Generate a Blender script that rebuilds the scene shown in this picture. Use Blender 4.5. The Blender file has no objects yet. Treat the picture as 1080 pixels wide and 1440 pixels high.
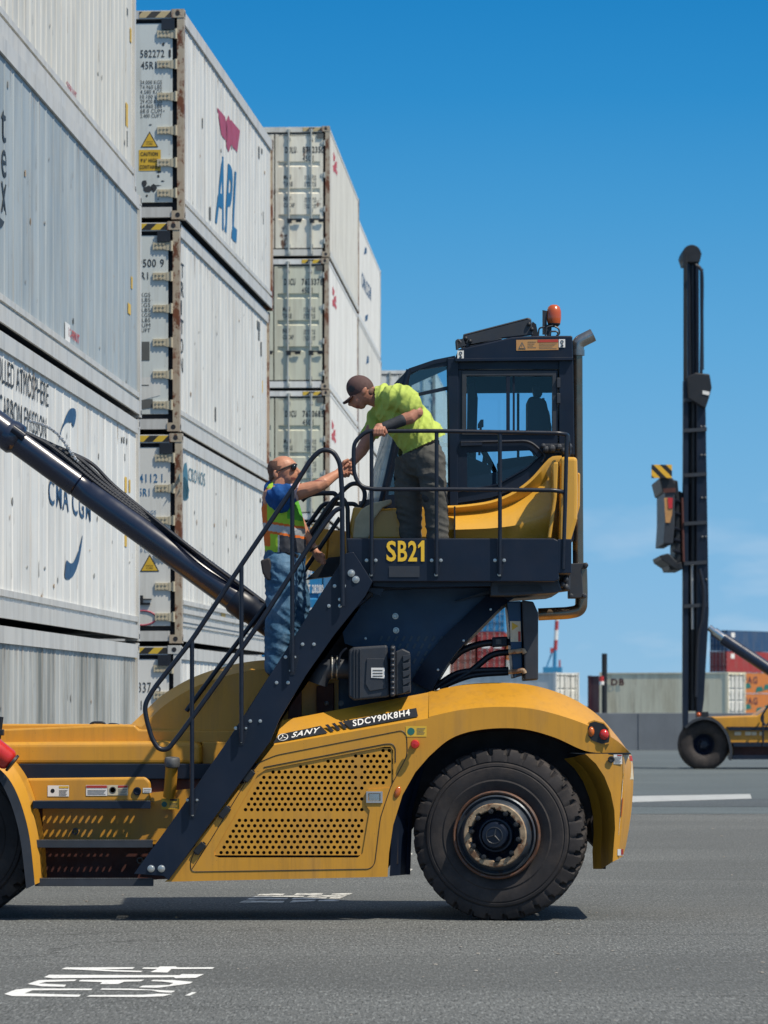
import bpy, bmesh, math, random
from mathutils import Vector, Matrix
R = math.radians
SC = bpy.context.scene
COL = SC.collection

# ---------------------------------------------------------------- camera, sky, sun, exposure
F, HY, H, D0 = 5300.0, 992.0, 1.762, 30.8      # focal length and horizon in photo pixels, eye height, distance of the handler
cam = bpy.data.cameras.new('camera'); camo = bpy.data.objects.new('camera', cam); COL.objects.link(camo)
camo.location = (0, 0, H); camo.rotation_euler = (R(90), 0, 0)
cam.sensor_fit = 'VERTICAL'; cam.sensor_height = 32.0; cam.sensor_width = 24.0
cam.lens = F / 1440.0 * 32.0
cam.shift_y = (HY - 720.0) / 1440.0
cam.clip_start = 0.5; cam.clip_end = 9000
cam.dof.use_dof = True; cam.dof.focus_distance = D0 + 0.1; cam.dof.aperture_fstop = 5.0
SC.camera = camo
SUN = Vector((0.54, -0.37, 1.0)).normalized()
w = bpy.data.worlds.new('World'); SC.world = w; w.use_nodes = True
nt = w.node_tree; nt.nodes.clear()
def wn(t, **k):
    n = nt.nodes.new(t)
    for a, b in k.items(): setattr(n, a, b)
    return n
wo = wn('ShaderNodeOutputWorld'); bg = wn('ShaderNodeBackground'); sky = wn('ShaderNodeTexSky')
sky.sky_type = 'NISHITA'; sky.sun_disc = False
sky.sun_elevation = math.asin(SUN.z); sky.sun_rotation = math.atan2(SUN.x, SUN.y)
sky.air_density = 1.0; sky.dust_density = 0.3; sky.ozone_density = 2.0; sky.altitude = 50
tc = wn('ShaderNodeTexCoord'); sep = wn('ShaderNodeSeparateXYZ'); nt.links.new(tc.outputs['Generated'], sep.inputs[0])
# the band of sky above the horizon: pale at the rim, deep blue higher up, then the Sky Texture overhead
SKY = [(0.0, (.27, .48, .67)), (.03, (.215, .445, .68)), (.06, (.160, .405, .66)), (.095, (.105, .355, .635)), (.13, (.058, .295, .59)), (.16, (.026, .24, .545)), (.2, (.008, .185, .48)), (.4, (.012, .14, .38))]
ramp = wn('ShaderNodeValToRGB'); els = ramp.color_ramp.elements
for i, (p_, c_) in enumerate(SKY):
    e_ = els[i] if i < 2 else els.new(p_)
    e_.position = p_; e_.color = (*c_, 1)
nt.links.new(sep.outputs[2], ramp.inputs[0])
tint = wn('ShaderNodeMix', data_type='RGBA', blend_type='MULTIPLY'); tint.inputs[0].default_value = 1; tint.inputs[7].default_value = (1.2, 1.0, .82, 1)
sks = wn('ShaderNodeVectorMath', operation='SCALE'); sks.inputs['Scale'].default_value = SKY_K = 0.15
nt.links.new(sky.outputs[0], tint.inputs[6]); nt.links.new(tint.outputs[2], sks.inputs[0])
mr = wn('ShaderNodeMapRange'); mr.inputs[1].default_value = .22; mr.inputs[2].default_value = .55
nt.links.new(sep.outputs[2], mr.inputs[0])
mx = wn('ShaderNodeMix', data_type='RGBA'); nt.links.new(mr.outputs[0], mx.inputs[0]); nt.links.new(ramp.outputs[0], mx.inputs[6]); nt.links.new(sks.outputs[0], mx.inputs[7])
# faint fair-weather cloud wisps low in the sky
mpc = wn('ShaderNodeMapping'); mpc.inputs['Scale'].default_value = (10, 10, 34); mpc.inputs['Location'].default_value = (3.1, .7, 0)
cn = wn('ShaderNodeTexNoise'); cn.inputs['Scale'].default_value = 1.6; cn.inputs['Detail'].default_value = 5; cn.inputs['Roughness'].default_value = .5
cr = wn('ShaderNodeMapRange'); cr.inputs[1].default_value = .52; cr.inputs[2].default_value = .75; cr.inputs[3].default_value = 0; cr.inputs[4].default_value = .36
cm = wn('ShaderNodeMix', data_type='RGBA'); cm.inputs[7].default_value = (.72, .76, .82, 1)
nt.links.new(tc.outputs['Generated'], mpc.inputs[0]); nt.links.new(mpc.outputs[0], cn.inputs[0]); nt.links.new(cn.outputs[0], cr.inputs[0])
cz = wn('ShaderNodeMapRange'); cz.inputs[1].default_value = .035; cz.inputs[2].default_value = .075; cz.inputs[3].default_value = 1; cz.inputs[4].default_value = .0
nt.links.new(sep.outputs[2], cz.inputs[0]); cmul = wn('ShaderNodeMath', operation='MULTIPLY'); nt.links.new(cr.outputs[0], cmul.inputs[0]); nt.links.new(cz.outputs[0], cmul.inputs[1])
nt.links.new(cmul.outputs[0], cm.inputs[0]); nt.links.new(mx.outputs[2], cm.inputs[6])
nt.links.new(cm.outputs[2], bg.inputs[0]); nt.links.new(bg.outputs[0], wo.inputs[0])
bg.inputs[1].default_value = 1.0
sl = bpy.data.lights.new('sun', 'SUN'); sl.energy = 4.5; sl.angle = R(0.5); sl.color = (1, .915, .77)
so = bpy.data.objects.new('sun', sl); COL.objects.link(so); so.rotation_euler = SUN.to_track_quat('Z', 'Y').to_euler()
SC.view_settings.view_transform = 'Standard'; SC.view_settings.look = 'None'
SC.view_settings.gamma = 1; SC.view_settings.exposure = 0.13

# ---------------------------------------------------------------- helpers
def W(px, py, d): return Vector(((px - 540.0) * d / F, d, H - (py - HY) * d / F))
def q(px, py, t=0.0): return W(px, py, D0 + t)
def GP(px, py, z=0.0):
    d = (H - z) * F / (py - HY); return W(px, py, d)
def tag(o, label=None, cat=None, group=None, kind=None):
    if label: o['label'] = label
    if cat: o['category'] = cat
    if group: o['group'] = group
    if kind: o['kind'] = kind
    return o
def thing(name, label, cat, loc=(0, 0, 0), rz=0, group=None):
    o = bpy.data.objects.new(name, None); o.empty_display_size = .3; COL.objects.link(o)
    o.location = loc; o.rotation_euler = (0, 0, rz)
    return tag(o, label, cat, group)
def wm(o):
    m = Matrix.LocRotScale(o.location, o.rotation_euler, o.scale)
    return (wm(o.parent) @ m) if o.parent else m
_tc = {}
def text2d(s, bold=0.0):
    k = (s, bold)
    if k not in _tc:
        c = bpy.data.curves.new('t', 'FONT'); c.body = s; c.size = 1; c.offset = bold; c.resolution_u = 3; c.space_character = 1.06 + bold * 4
        o = bpy.data.objects.new('t', c); COL.objects.link(o)
        dg = bpy.context.evaluated_depsgraph_get(); dg.update()
        me = bpy.data.meshes.new_from_object(o.evaluated_get(dg))
        vs = [(v.co.x, v.co.y) for v in me.vertices]; fs = [tuple(p.vertices) for p in me.polygons]
        bpy.data.objects.remove(o); bpy.data.curves.remove(c); bpy.data.meshes.remove(me)
        x0 = min(v[0] for v in vs); x1 = max(v[0] for v in vs); y0 = min(v[1] for v in vs); y1 = max(v[1] for v in vs)
        _tc[k] = ([((x - x0) / (x1 - x0), (y - y0) / (y1 - y0)) for x, y in vs], fs)
    return _tc[k]
def resample(pts, n):
    pts = [Vector(p) for p in pts]; L = [0]
    for a, b in zip(pts, pts[1:]): L.append(L[-1] + (b - a).length)
    out = []; j = 0
    for i in range(n):
        s = L[-1] * i / (n - 1)
        while j < len(pts) - 2 and L[j + 1] < s: j += 1
        f = (s - L[j]) / max(1e-9, L[j + 1] - L[j]); out.append(pts[j].lerp(pts[j + 1], min(1, f)))
    return out
def spline(pts, n=6, cyc=False):
    pts = [Vector(p) for p in pts]; N = len(pts); out = []
    for i in range(N if cyc else N - 1):
        p0 = pts[(i - 1) % N] if (cyc or i > 0) else pts[0]; p1 = pts[i]; p2 = pts[(i + 1) % N]
        p3 = pts[(i + 2) % N] if (cyc or i < N - 2) else pts[-1]
        for k in range(n):
            t = k / n
            out.append(.5 * ((2 * p1) + (p2 - p0) * t + (2 * p0 - 5 * p1 + 4 * p2 - p3) * t * t + (3 * p1 - p0 - 3 * p2 + p3) * t ** 3))
    if not cyc: out.append(pts[-1])
    return out
def fillet(pts, r, n=6):
    pts = [Vector(p) for p in pts]; out = [pts[0]]
    for a, b, c in zip(pts, pts[1:], pts[2:]):
        u = (a - b); v = (c - b); rr = min(r, u.length * .48, v.length * .48)
        if rr < 1e-5: out.append(b); continue
        p = b + u.normalized() * rr; s = b + v.normalized() * rr
        for k in range(n + 1):
            t = k / n; out.append((1 - t) ** 2 * p + 2 * t * (1 - t) * b + t * t * s)
    out.append(pts[-1]); return out

class MB:
    """collects shapes; build() links them as one mesh object"""
    def __init__(s): s.v = []; s.f = []; s.m = []; s.cur = 0
    def mat(s, i): s.cur = i; return s
    def add(s, vs, fs):
        b = len(s.v); s.v += [Vector(x) for x in vs]
        for f in fs: s.f.append(tuple(b + i for i in f)); s.m.append(s.cur)
        return s
    def box(s, c, d, M=None):
        c = Vector(c); x, y, z = d[0] / 2, d[1] / 2, d[2] / 2
        vs = [Vector(p) for p in ((-x, -y, -z), (x, -y, -z), (x, y, -z), (-x, y, -z), (-x, -y, z), (x, -y, z), (x, y, z), (-x, y, z))]
        if M is not None: vs = [M @ p for p in vs]
        return s.add([p + c for p in vs], [(3, 2, 1, 0), (4, 5, 6, 7), (0, 1, 5, 4), (1, 2, 6, 5), (2, 3, 7, 6), (3, 0, 4, 7)])
    def bb(s, a, b):
        return s.box([(a[i] + b[i]) / 2 for i in range(3)], [abs(a[i] - b[i]) for i in range(3)])
    def ext(s, pts, vec):
        pts = [Vector(p) for p in pts]; n = len(pts); vec = Vector(vec)
        return s.add(pts + [p + vec for p in pts], [tuple(range(n)), tuple(range(2 * n - 1, n - 1, -1))] + [(i, i + n, (i + 1) % n + n, (i + 1) % n) for i in range(n)])
    def prism(s, px, t0, t1): return s.ext([q(x, y, t0) for x, y in px], (0, t1 - t0, 0))
    def poly(s, pts): return s.add(pts, [tuple(range(len(pts)))])
    def strip(s, A, B):
        n = len(A); return s.add(list(A) + list(B), [(i, i + 1, n + i + 1, n + i) for i in range(n - 1)])
    def grid(s, rows, cyc=False):
        n = len(rows[0]); vs = [p for r in rows for p in r]; fs = []
        for j in range(len(rows) - 1):
            for i in range(n if cyc else n - 1):
                k = (i + 1) % n; fs.append((j * n + i, j * n + k, (j + 1) * n + k, (j + 1) * n + i))
        return s.add(vs, fs)
    def tube(s, pts, r, n=10, cap=True, cyc=False):
        pts = [Vector(p) for p in pts]; N = len(pts); rs = r if isinstance(r, (list, tuple)) else [r] * N
        up = None; rings = []
        for i, p in enumerate(pts):
            if cyc: t = pts[(i + 1) % N] - pts[i - 1]
            else: t = pts[min(i + 1, N - 1)] - pts[max(i - 1, 0)]
            t = t.normalized() if t.length > 1e-9 else Vector((0, 0, 1))
            if up is None: up = Vector((0, 1, 0)) if abs(t.y) < .9 else Vector((1, 0, 0))
            a = (up - t * up.dot(t)).normalized(); up = a; b = t.cross(a)
            rings.append([p + (a * math.cos(2 * math.pi * k / n) + b * math.sin(2 * math.pi * k / n)) * rs[i] for k in range(n)])
        if cyc: rings.append(rings[0])
        s.grid(rings, True)
        if cap and not cyc: s.poly(rings[0]); s.poly(rings[-1][::-1])
        return s
    def cyl(s, a, b, r, n=16): return s.tube([a, b], r, n)
    def cap(s, a, b, r, n=12, k=.25):
        a = Vector(a); b = Vector(b); return s.tube([a, a.lerp(b, 1 - k), b], [r, r, r * .7], n)
    def lathe(s, c, ax, prof, n=32, fn=None):
        c = Vector(c); ax = Vector(ax).normalized(); up = Vector((0, 0, 1)) if abs(ax.z) < .9 else Vector((1, 0, 0))
        a = (up - ax * up.dot(ax)).normalized(); b = ax.cross(a)
        rows = []
        for j, (r, h) in enumerate(prof):
            row = []
            for i in range(n):
                th = 2 * math.pi * i / n; rr = fn(j, i, r, h) if fn else r
                row.append(c + ax * h + (a * math.cos(th) + b * math.sin(th)) * rr)
            rows.append(row)
        return s.grid(rows, True)
    def ball(s, c, r, n=16, m=8, M=None):
        c = Vector(c); rr = r if isinstance(r, (tuple, list)) else (r, r, r); rows = []
        for j in range(m + 1):
            ph = math.pi * j / m - math.pi / 2
            row = []
            for i in range(n):
                th = 2 * math.pi * i / n
                p = Vector((math.cos(ph) * math.cos(th) * rr[0], math.cos(ph) * math.sin(th) * rr[1], math.sin(ph) * rr[2]))
                row.append(c + ((M @ p) if M is not None else p))
            rows.append(row)
        return s.grid(rows, True)
    def text(s, txt, o, u, v, wd, ht, bold=0.0, shear=0.0):
        vs, fs = text2d(txt, bold); o = Vector(o); u = Vector(u); v = Vector(v)
        return s.add([o + u * ((x + shear * y * ht / wd) * wd) + v * (y * ht) for x, y in vs], fs)
    def holed(s, outer, holes, vec):
        """plate with real openings: outer and hole loops are 3D points, extruded by vec"""
        bm = bmesh.new(); es = []
        for lp in [outer] + holes:
            vs = [bm.verts.new(p) for p in lp]
            es += [bm.edges.new((vs[i], vs[(i + 1) % len(vs)])) for i in range(len(vs))]
        bmesh.ops.triangle_fill(bm, use_beauty=True, use_dissolve=False, edges=es)
        bm.verts.index_update(); vs = [x.co.copy() for x in bm.verts]; fs = [tuple(x.index for x in f.verts) for f in bm.faces]; bm.free()
        vec = Vector(vec); s.add(vs, fs)
        if vec.length > 0:
            s.add([p + vec for p in vs], fs)
            for lp in [outer] + holes:
                s.strip([Vector(p) for p in list(lp) + [lp[0]]], [Vector(p) + vec for p in list(lp) + [lp[0]]])
        return s
    def build(s, name, mats, parent=None, world=True, bevel=0, smooth=0, seg=2, weld=False, recalc=True):
        if not isinstance(mats, (list, tuple)): mats = [mats]
        me = bpy.data.meshes.new(name)
        M = wm(parent).inverted() if (parent and world) else None
        me.from_pydata([(M @ p) if M else p for p in s.v], [], s.f)
        for m in mats: me.materials.append(m)
        me.polygons.foreach_set('material_index', s.m)
        if weld or recalc:
            bm = bmesh.new(); bm.from_mesh(me)
            if weld: bmesh.ops.remove_doubles(bm, verts=bm.verts, dist=1e-5)
            if recalc: bmesh.ops.recalc_face_normals(bm, faces=bm.faces)
            bm.to_mesh(me); bm.free()
        if smooth:
            me.shade_smooth(); me.set_sharp_from_angle(angle=R(smooth))
        me.update()
        o = bpy.data.objects.new(name, me); COL.objects.link(o)
        if parent: o.parent = parent
        if bevel:
            b = o.modifiers.new('bevel', 'BEVEL'); b.width = bevel; b.segments = seg; b.limit_method = 'ANGLE'; b.angle_limit = R(40)
        return o

# ---------------------------------------------------------------- materials
def mat(name, col, rough=.5, metal=0.0, var=.12, vscale=3.0, dirt=None, dirt_amt=0.0, dirt_scale=(2, 2, .6), dirt_lo=.5, dirt_hi=.75,
        bump=0.0, bscale=60, spec=.5, coat=0.0, rust=0.0, rscale=4.0, rcol=(.10, .035, .012), rlo=None, trans=0.0, alpha=1.0, vec='Object', streak=None, streak_amt=0.0, streak_scale=(6, 6, .22), chips=0.0):
    m = bpy.data.materials.new(name); m.use_nodes = True; t = m.node_tree; L = t.links.new
    b = t.nodes['Principled BSDF']; b.inputs['Roughness'].default_value = rough; b.inputs['Metallic'].default_value = metal
    b.inputs['Specular IOR Level'].default_value = spec
    if coat: b.inputs['Coat Weight'].default_value = coat; b.inputs['Coat Roughness'].default_value = .15
    if trans: b.inputs['Transmission Weight'].default_value = trans
    tc = t.nodes.new('ShaderNodeTexCoord'); out = None
    def noise(sc, scale, det=6, ro=.6):
        mp = t.nodes.new('ShaderNodeMapping'); mp.inputs['Scale'].default_value = sc; L(tc.outputs[vec], mp.inputs[0])
        n = t.nodes.new('ShaderNodeTexNoise'); n.inputs['Scale'].default_value = scale; n.inputs['Detail'].default_value = det; n.inputs['Roughness'].default_value = ro
        L(mp.outputs[0], n.inputs[0]); return n.outputs[0]
    def rng(x, a, bb, c, d):
        r = t.nodes.new('ShaderNodeMapRange'); L(x, r.inputs[0])
        for i, k in enumerate((a, bb, c, d)): r.inputs[1 + i].default_value = k
        return r.outputs[0]
    def mix(f, a, bcol):
        x = t.nodes.new('ShaderNodeMix'); x.data_type = 'RGBA'; L(f, x.inputs[0])
        if isinstance(a, tuple): x.inputs[6].default_value = (*a, 1)
        else: L(a, x.inputs[6])
        x.inputs[7].default_value = (*bcol, 1); return x.outputs[2]
    cur = mix(rng(noise((1, 1, 1), vscale), .3, .7, 0, 1), tuple(c * (1 - var) for c in col), tuple(min(1, c * (1 + var)) for c in col))
    if dirt:
        n = noise(dirt_scale, 1.6, 9, .68); cur = mix(rng(n, dirt_lo, dirt_hi, 0, dirt_amt), cur, dirt)
    if rust:
        n = noise((1, 1, .7), rscale, 10, .7); a = rlo if rlo is not None else .62
        f = rng(n, a, a + .05, 0, rust); cur = mix(f, cur, rcol)
        n2 = noise((1, 1, .25), rscale * .7, 8, .7); cur = mix(rng(n2, a - .06, a + .14, 0, rust * .5), cur, tuple(c * 2.2 for c in rcol))
    if streak:
        n = noise(streak_scale, 1.7, 8, .65); n2 = noise((.5, .5, .5), 1.1, 3, .5)
        mm = t.nodes.new('ShaderNodeMath'); mm.operation = 'MULTIPLY'; L(rng(n, .50, .72, 0, streak_amt), mm.inputs[0]); L(rng(n2, .35, .62, .15, 1), mm.inputs[1])
        cur = mix(mm.outputs[0], cur, streak)
    if chips:
        cur = mix(rng(noise((1, 1, 1), 38, 4, .6), .70, .73, 0, chips), cur, (.05, .04, .03))
    L(cur, b.inputs['Base Color'])
    L(rng(noise((1, 1, 1), vscale * 2.3), .3, .7, max(0, rough - .08), min(1, rough + .1)), b.inputs['Roughness'])
    if bump:
        bp = t.nodes.new('ShaderNodeBump'); bp.inputs['Strength'].default_value = bump; bp.inputs['Distance'].default_value = .01
        L(noise((1, 1, 1), bscale, 4), bp.inputs['Height']); L(bp.outputs[0], b.inputs['Normal'])
    return m
def glass(name, tintc=(.72, .86, .95), base=.05):
    m = bpy.data.materials.new(name); m.use_nodes = True; t = m.node_tree; t.nodes.clear(); L = t.links.new
    o = t.nodes.new('ShaderNodeOutputMaterial'); tr = t.nodes.new('ShaderNodeBsdfTransparent'); gl = t.nodes.new('ShaderNodeBsdfGlossy')
    tr.inputs[0].default_value = (*tintc, 1); gl.inputs['Roughness'].default_value = .02
    fr = t.nodes.new('ShaderNodeFresnel'); fr.inputs[0].default_value = 1.5
    ad = t.nodes.new('ShaderNodeMath'); ad.operation = 'ADD'; ad.inputs[1].default_value = base; L(fr.outputs[0], ad.inputs[0])
    mx = t.nodes.new('ShaderNodeMixShader'); L(ad.outputs[0], mx.inputs[0]); L(tr.outputs[0], mx.inputs[1]); L(gl.outputs[0], mx.inputs[2]); L(mx.outputs[0], o.inputs[0])
    return m
def asphalt(name, col, warm=(1, 1, 1), speck=1.0):
    m = bpy.data.materials.new(name); m.use_nodes = True; t = m.node_tree; L = t.links.new; b = t.nodes['Principled BSDF']
    b.inputs['Roughness'].default_value = .85; b.inputs['Specular IOR Level'].default_value = .25
    tc = t.nodes.new('ShaderNodeTexCoord')
    def noise(scale, det, ro, sc=(1, 1, 1), ty='ShaderNodeTexNoise'):
        mp = t.nodes.new('ShaderNodeMapping'); mp.inputs['Scale'].default_value = sc; L(tc.outputs['Object'], mp.inputs[0])
        n = t.nodes.new(ty); n.inputs['Scale'].default_value = scale
        if ty == 'ShaderNodeTexNoise': n.inputs['Detail'].default_value = det; n.inputs['Roughness'].default_value = ro
        L(mp.outputs[0], n.inputs[0]); return n.outputs[0]
    def rng(x, a, bb, c, d):
        r = t.nodes.new('ShaderNodeMapRange'); L(x, r.inputs[0])
        for i, k in enumerate((a, bb, c, d)): r.inputs[1 + i].default_value = k
        return r.outputs[0]
    def mix(f, a, bb, ty='MIX'):
        x = t.nodes.new('ShaderNodeMix'); x.data_type = 'RGBA'; x.blend_type = ty
        if isinstance(f, float): x.inputs[0].default_value = f
        else: L(f, x.inputs[0])
        for i, c in ((6, a), (7, bb)):
            if isinstance(c, tuple): x.inputs[i].default_value = (*c, 1)
            else: L(c, x.inputs[i])
        return x.outputs[2]
    c1 = mix(rng(noise(.35, 6, .6), .3, .7, 0, 1), tuple(c * .84 for c in col), tuple(c * 1.14 for c in col))
    c2 = mix(rng(noise(.9, 4, .6, (.25, 1.6, 1)), .55, .75, 0, .35), c1, tuple(c * .62 for c in col))     # traffic streaks
    st = mix(rng(noise(1.1, 8, .72, (.7, 1.3, 1)), .60, .70, 0, .42), c2, tuple(c * .5 for c in col))                     # oil stains
    sp = mix(rng(noise(48, 3, .7, (1, .35, 1)), .54, .68, 0, .75 * speck), st, tuple(min(1, c * 2.4) for c in col))  # pale aggregate
    sp2 = mix(rng(noise(60, 3, .7, (1, .35, 1)), .55, .68, 0, .85 * speck), sp, tuple(c * .34 for c in col))
    sp2 = mix(rng(noise(15, 5, .75, (1, .30, 1)), .56, .70, 0, .55 * speck), sp2, tuple(min(1, c * 1.9) for c in col))
    sp2 = mix(rng(noise(19, 5, .75, (1, .28, 1)), .55, .68, 0, .60 * speck), sp2, tuple(c * .40 for c in col))
    sp2 = mix(rng(noise(58, 2, .6, (1, .10, 1)), .54, .66, 0, .75 * speck), sp2, tuple(min(1, c * 2.2) for c in col))
    sp2 = mix(rng(noise(66, 2, .6, (1, .10, 1)), .54, .66, 0, .80 * speck), sp2, tuple(c * .30 for c in col))
    def crack(scale, w, dep):
        mp = t.nodes.new('ShaderNodeMapping'); L(tc.outputs['Object'], mp.inputs[0])
        nz = t.nodes.new('ShaderNodeTexNoise'); nz.inputs['Scale'].default_value = 1.1; nz.inputs['Detail'].default_value = 6; L(mp.outputs[0], nz.inputs[0])
        va = t.nodes.new('ShaderNodeVectorMath'); va.operation = 'MULTIPLY_ADD'; L(nz.outputs[1], va.inputs[0]); va.inputs[1].default_value = (1.5, 1.5, 0); L(mp.outputs[0], va.inputs[2])
        vo = t.nodes.new('ShaderNodeTexVoronoi'); vo.feature = 'DISTANCE_TO_EDGE'; vo.inputs['Scale'].default_value = scale; L(va.outputs[0], vo.inputs[0])
        a = rng(vo.outputs[0], 0, w, dep, 0); mm = t.nodes.new('ShaderNodeMath'); mm.operation = 'MULTIPLY'; L(a, mm.inputs[0]); L(rng(noise(.25, 3, .5), .5, .62, 0, 1), mm.inputs[1]); return mm.outputs[0]
    sp2 = mix(crack(.16, .004, .75), sp2, tuple(c * .3 for c in col))
    pt = mix(rng(noise(.12, 3, .5, (.5, 1.6, 1)), .45, .53, 0, .38), sp2, tuple(c * .70 for c in col)); sp2 = pt
    sp2 = mix(rng(noise(.5, 3, .6, (.12, 3.2, 1)), .60, .70, 0, .35), sp2, tuple(c * .45 for c in col))   # tyre marks
    L(sp2, b.inputs['Base Color'])
    bp = t.nodes.new('ShaderNodeBump'); bp.inputs['Strength'].default_value = .6; bp.inputs['Distance'].default_value = .02
    L(noise(26, 6, .75), bp.inputs['Height']); L(bp.outputs[0], b.inputs['Normal'])
    return m
def hazard(name, ca, cb, pitch=.12, ang=45, axis='X'):
    m = bpy.data.materials.new(name); m.use_nodes = True; t = m.node_tree; L = t.links.new; b = t.nodes['Principled BSDF']; b.inputs['Roughness'].default_value = .6
    tc = t.nodes.new('ShaderNodeTexCoord'); sx = t.nodes.new('ShaderNodeSeparateXYZ'); L(tc.outputs['Object'], sx.inputs[0])
    ad = t.nodes.new('ShaderNodeMath'); ad.operation = 'ADD'; L(sx.outputs['X' if axis == 'X' else 'Y'], ad.inputs[0])
    mu = t.nodes.new('ShaderNodeMath'); mu.operation = 'MULTIPLY'; mu.inputs[1].default_value = -1.0 if ang > 0 else 1.0; L(sx.outputs['Z'], mu.inputs[0]); L(mu.outputs[0], ad.inputs[1])
    pp = t.nodes.new('ShaderNodeMath'); pp.operation = 'PINGPONG'; pp.inputs[1].default_value = pitch; L(ad.outputs[0], pp.inputs[0])
    gt = t.nodes.new('ShaderNodeMath'); gt.operation = 'GREATER_THAN'; gt.inputs[1].default_value = pitch / 2; L(pp.outputs[0], gt.inputs[0])
    x = t.nodes.new('ShaderNodeMix'); x.data_type = 'RGBA'; L(gt.outputs[0], x.inputs[0]); x.inputs[6].default_value = (*ca, 1); x.inputs[7].default_value = (*cb, 1)
    L(x.outputs[2], b.inputs['Base Color']); return m

YEL = (.57, .278, .026)
M = {}
M['yellow'] = mat('machine_yellow', YEL, .42, var=.07, vscale=1.3, dirt=(.34, .20, .075), dirt_amt=.45, dirt_scale=(2.2, 2.2, .8), coat=.10, streak=(.20, .105, .03), streak_amt=.42, streak_scale=(11, 11, .7), chips=.5)
M['yellow2'] = mat('skirt_yellow', (.64, .34, .04), .30, var=.05, vscale=1.3, dirt=(.36, .22, .07), dirt_amt=.2, coat=.3)
M['navy'] = mat('black_blue_paint', (.0060, .0115, .0265), .40, var=.2, vscale=2, dirt=(.035, .038, .042), dirt_amt=.22, spec=.4)
M['navyb'] = mat('tower_blue_paint', (.006, .042, .105), .42, var=.2, vscale=2, dirt=(.03, .035, .04), dirt_amt=.2)
M['black'] = mat('black_steel', (.012, .014, .018), .5, var=.25, vscale=5)
M['plastic'] = mat('dark_plastic', (.030, .035, .045), .5, var=.15, vscale=6)
M['rubber'] = mat('tyre_rubber', (.034, .031, .032), .78, var=.25, vscale=5, dirt=(.085, .068, .058), dirt_amt=.6, dirt_scale=(3, 3, 3), bump=.15, bscale=90, spec=.3)
M['hose'] = mat('hose_rubber', (.007, .011, .022), .42, var=.2, vscale=20)
M['dark'] = mat('bay_dark', (.018, .014, .016), .7, var=.4, vscale=4)
M['maroon'] = mat('maroon_paint_and_shade', (.075, .022, .016), .6, var=.25, vscale=5)  # on the step walls this maroon stands for yellow in shade
M['steel'] = mat('bolt_steel', (.55, .55, .52), .38, metal=.8, var=.12, vscale=30)
M['chrome'] = mat('chrome_rod', (.62, .62, .60), .12, metal=1.0, var=.05)
M['exhaust'] = mat('exhaust_steel', (.23, .17, .12), .28, metal=.9, var=.3, vscale=3)
M['alu'] = mat('alu_trim', (.5, .5, .5), .4, metal=.6)
M['white'] = mat('white_decal', (.78, .77, .74), .5, var=.05)
M['yelltxt'] = mat('yellow_decal', (.80, .50, .035), .45, var=.05)
M['blackdecal'] = mat('black_decal', (.018, .022, .030), .4, var=.1)
M['paper'] = mat('cream_decal', (.62, .55, .40), .55, var=.1, vscale=20)
M['orangedecal'] = mat('orange_decal', (.48, .25, .09), .5, var=.1)
M['reddecal'] = mat('red_decal', (.42, .045, .03), .5)
M['greendecal'] = mat('green_decal', (.02, .14, .12), .5)
M['ydecal'] = mat('warning_yellow', (.66, .42, .04), .5)
M['red'] = mat('red_lens', (.55, .025, .02), .2, spec=.6, coat=.5)
M['amber'] = mat('amber_lens', (.52, .12, .015), .2, spec=.6, coat=.5)
M['redpaint'] = mat('extinguisher_red', (.50, .02, .014), .25, coat=.5)
M['glass'] = glass('cab_glass', (.72, .86, .94), .02)
M['glassf'] = glass('front_glass', (.72, .82, .84), .14)
M['seat'] = mat('seat_fabric', (.030, .045, .065), .8)
M['rimrust'] = mat('rusty_rim', (.05, .062, .078), .38, metal=.35, var=.35, vscale=9, rust=.8, rscale=8, rcol=(.09, .05, .035), rlo=.58)
M['bead'] = mat('rusted_bead', (.085, .062, .055), .6, metal=.1, var=.4, vscale=14, rust=.9, rscale=14, rcol=(.10, .045, .025), rlo=.46)
M['beige'] = mat('dirty_beige_ring', (.33, .25, .16), .65, var=.35, vscale=18, rust=.9, rscale=15, rcol=(.12, .055, .025), rlo=.52)
M['tread'] = mat('worn_step_edge', (.12, .125, .13), .55, metal=.3, var=.4, vscale=12)
M['glass_side'] = glass('side_glass', (.66, .80, .84), .10)
M['amberb'] = mat('beacon_amber', (.50, .085, .012), .22, spec=.6, coat=.6)
M['navyc'] = mat('cylinder_paint', (.008, .015, .040), .30, var=.15, spec=.6, coat=.35, dirt=(.03, .035, .045), dirt_amt=.4)
M['haz3'] = hazard('board_stripes', (.75, .42, .03), (.012, .012, .012), .17, ang=-45)
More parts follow.
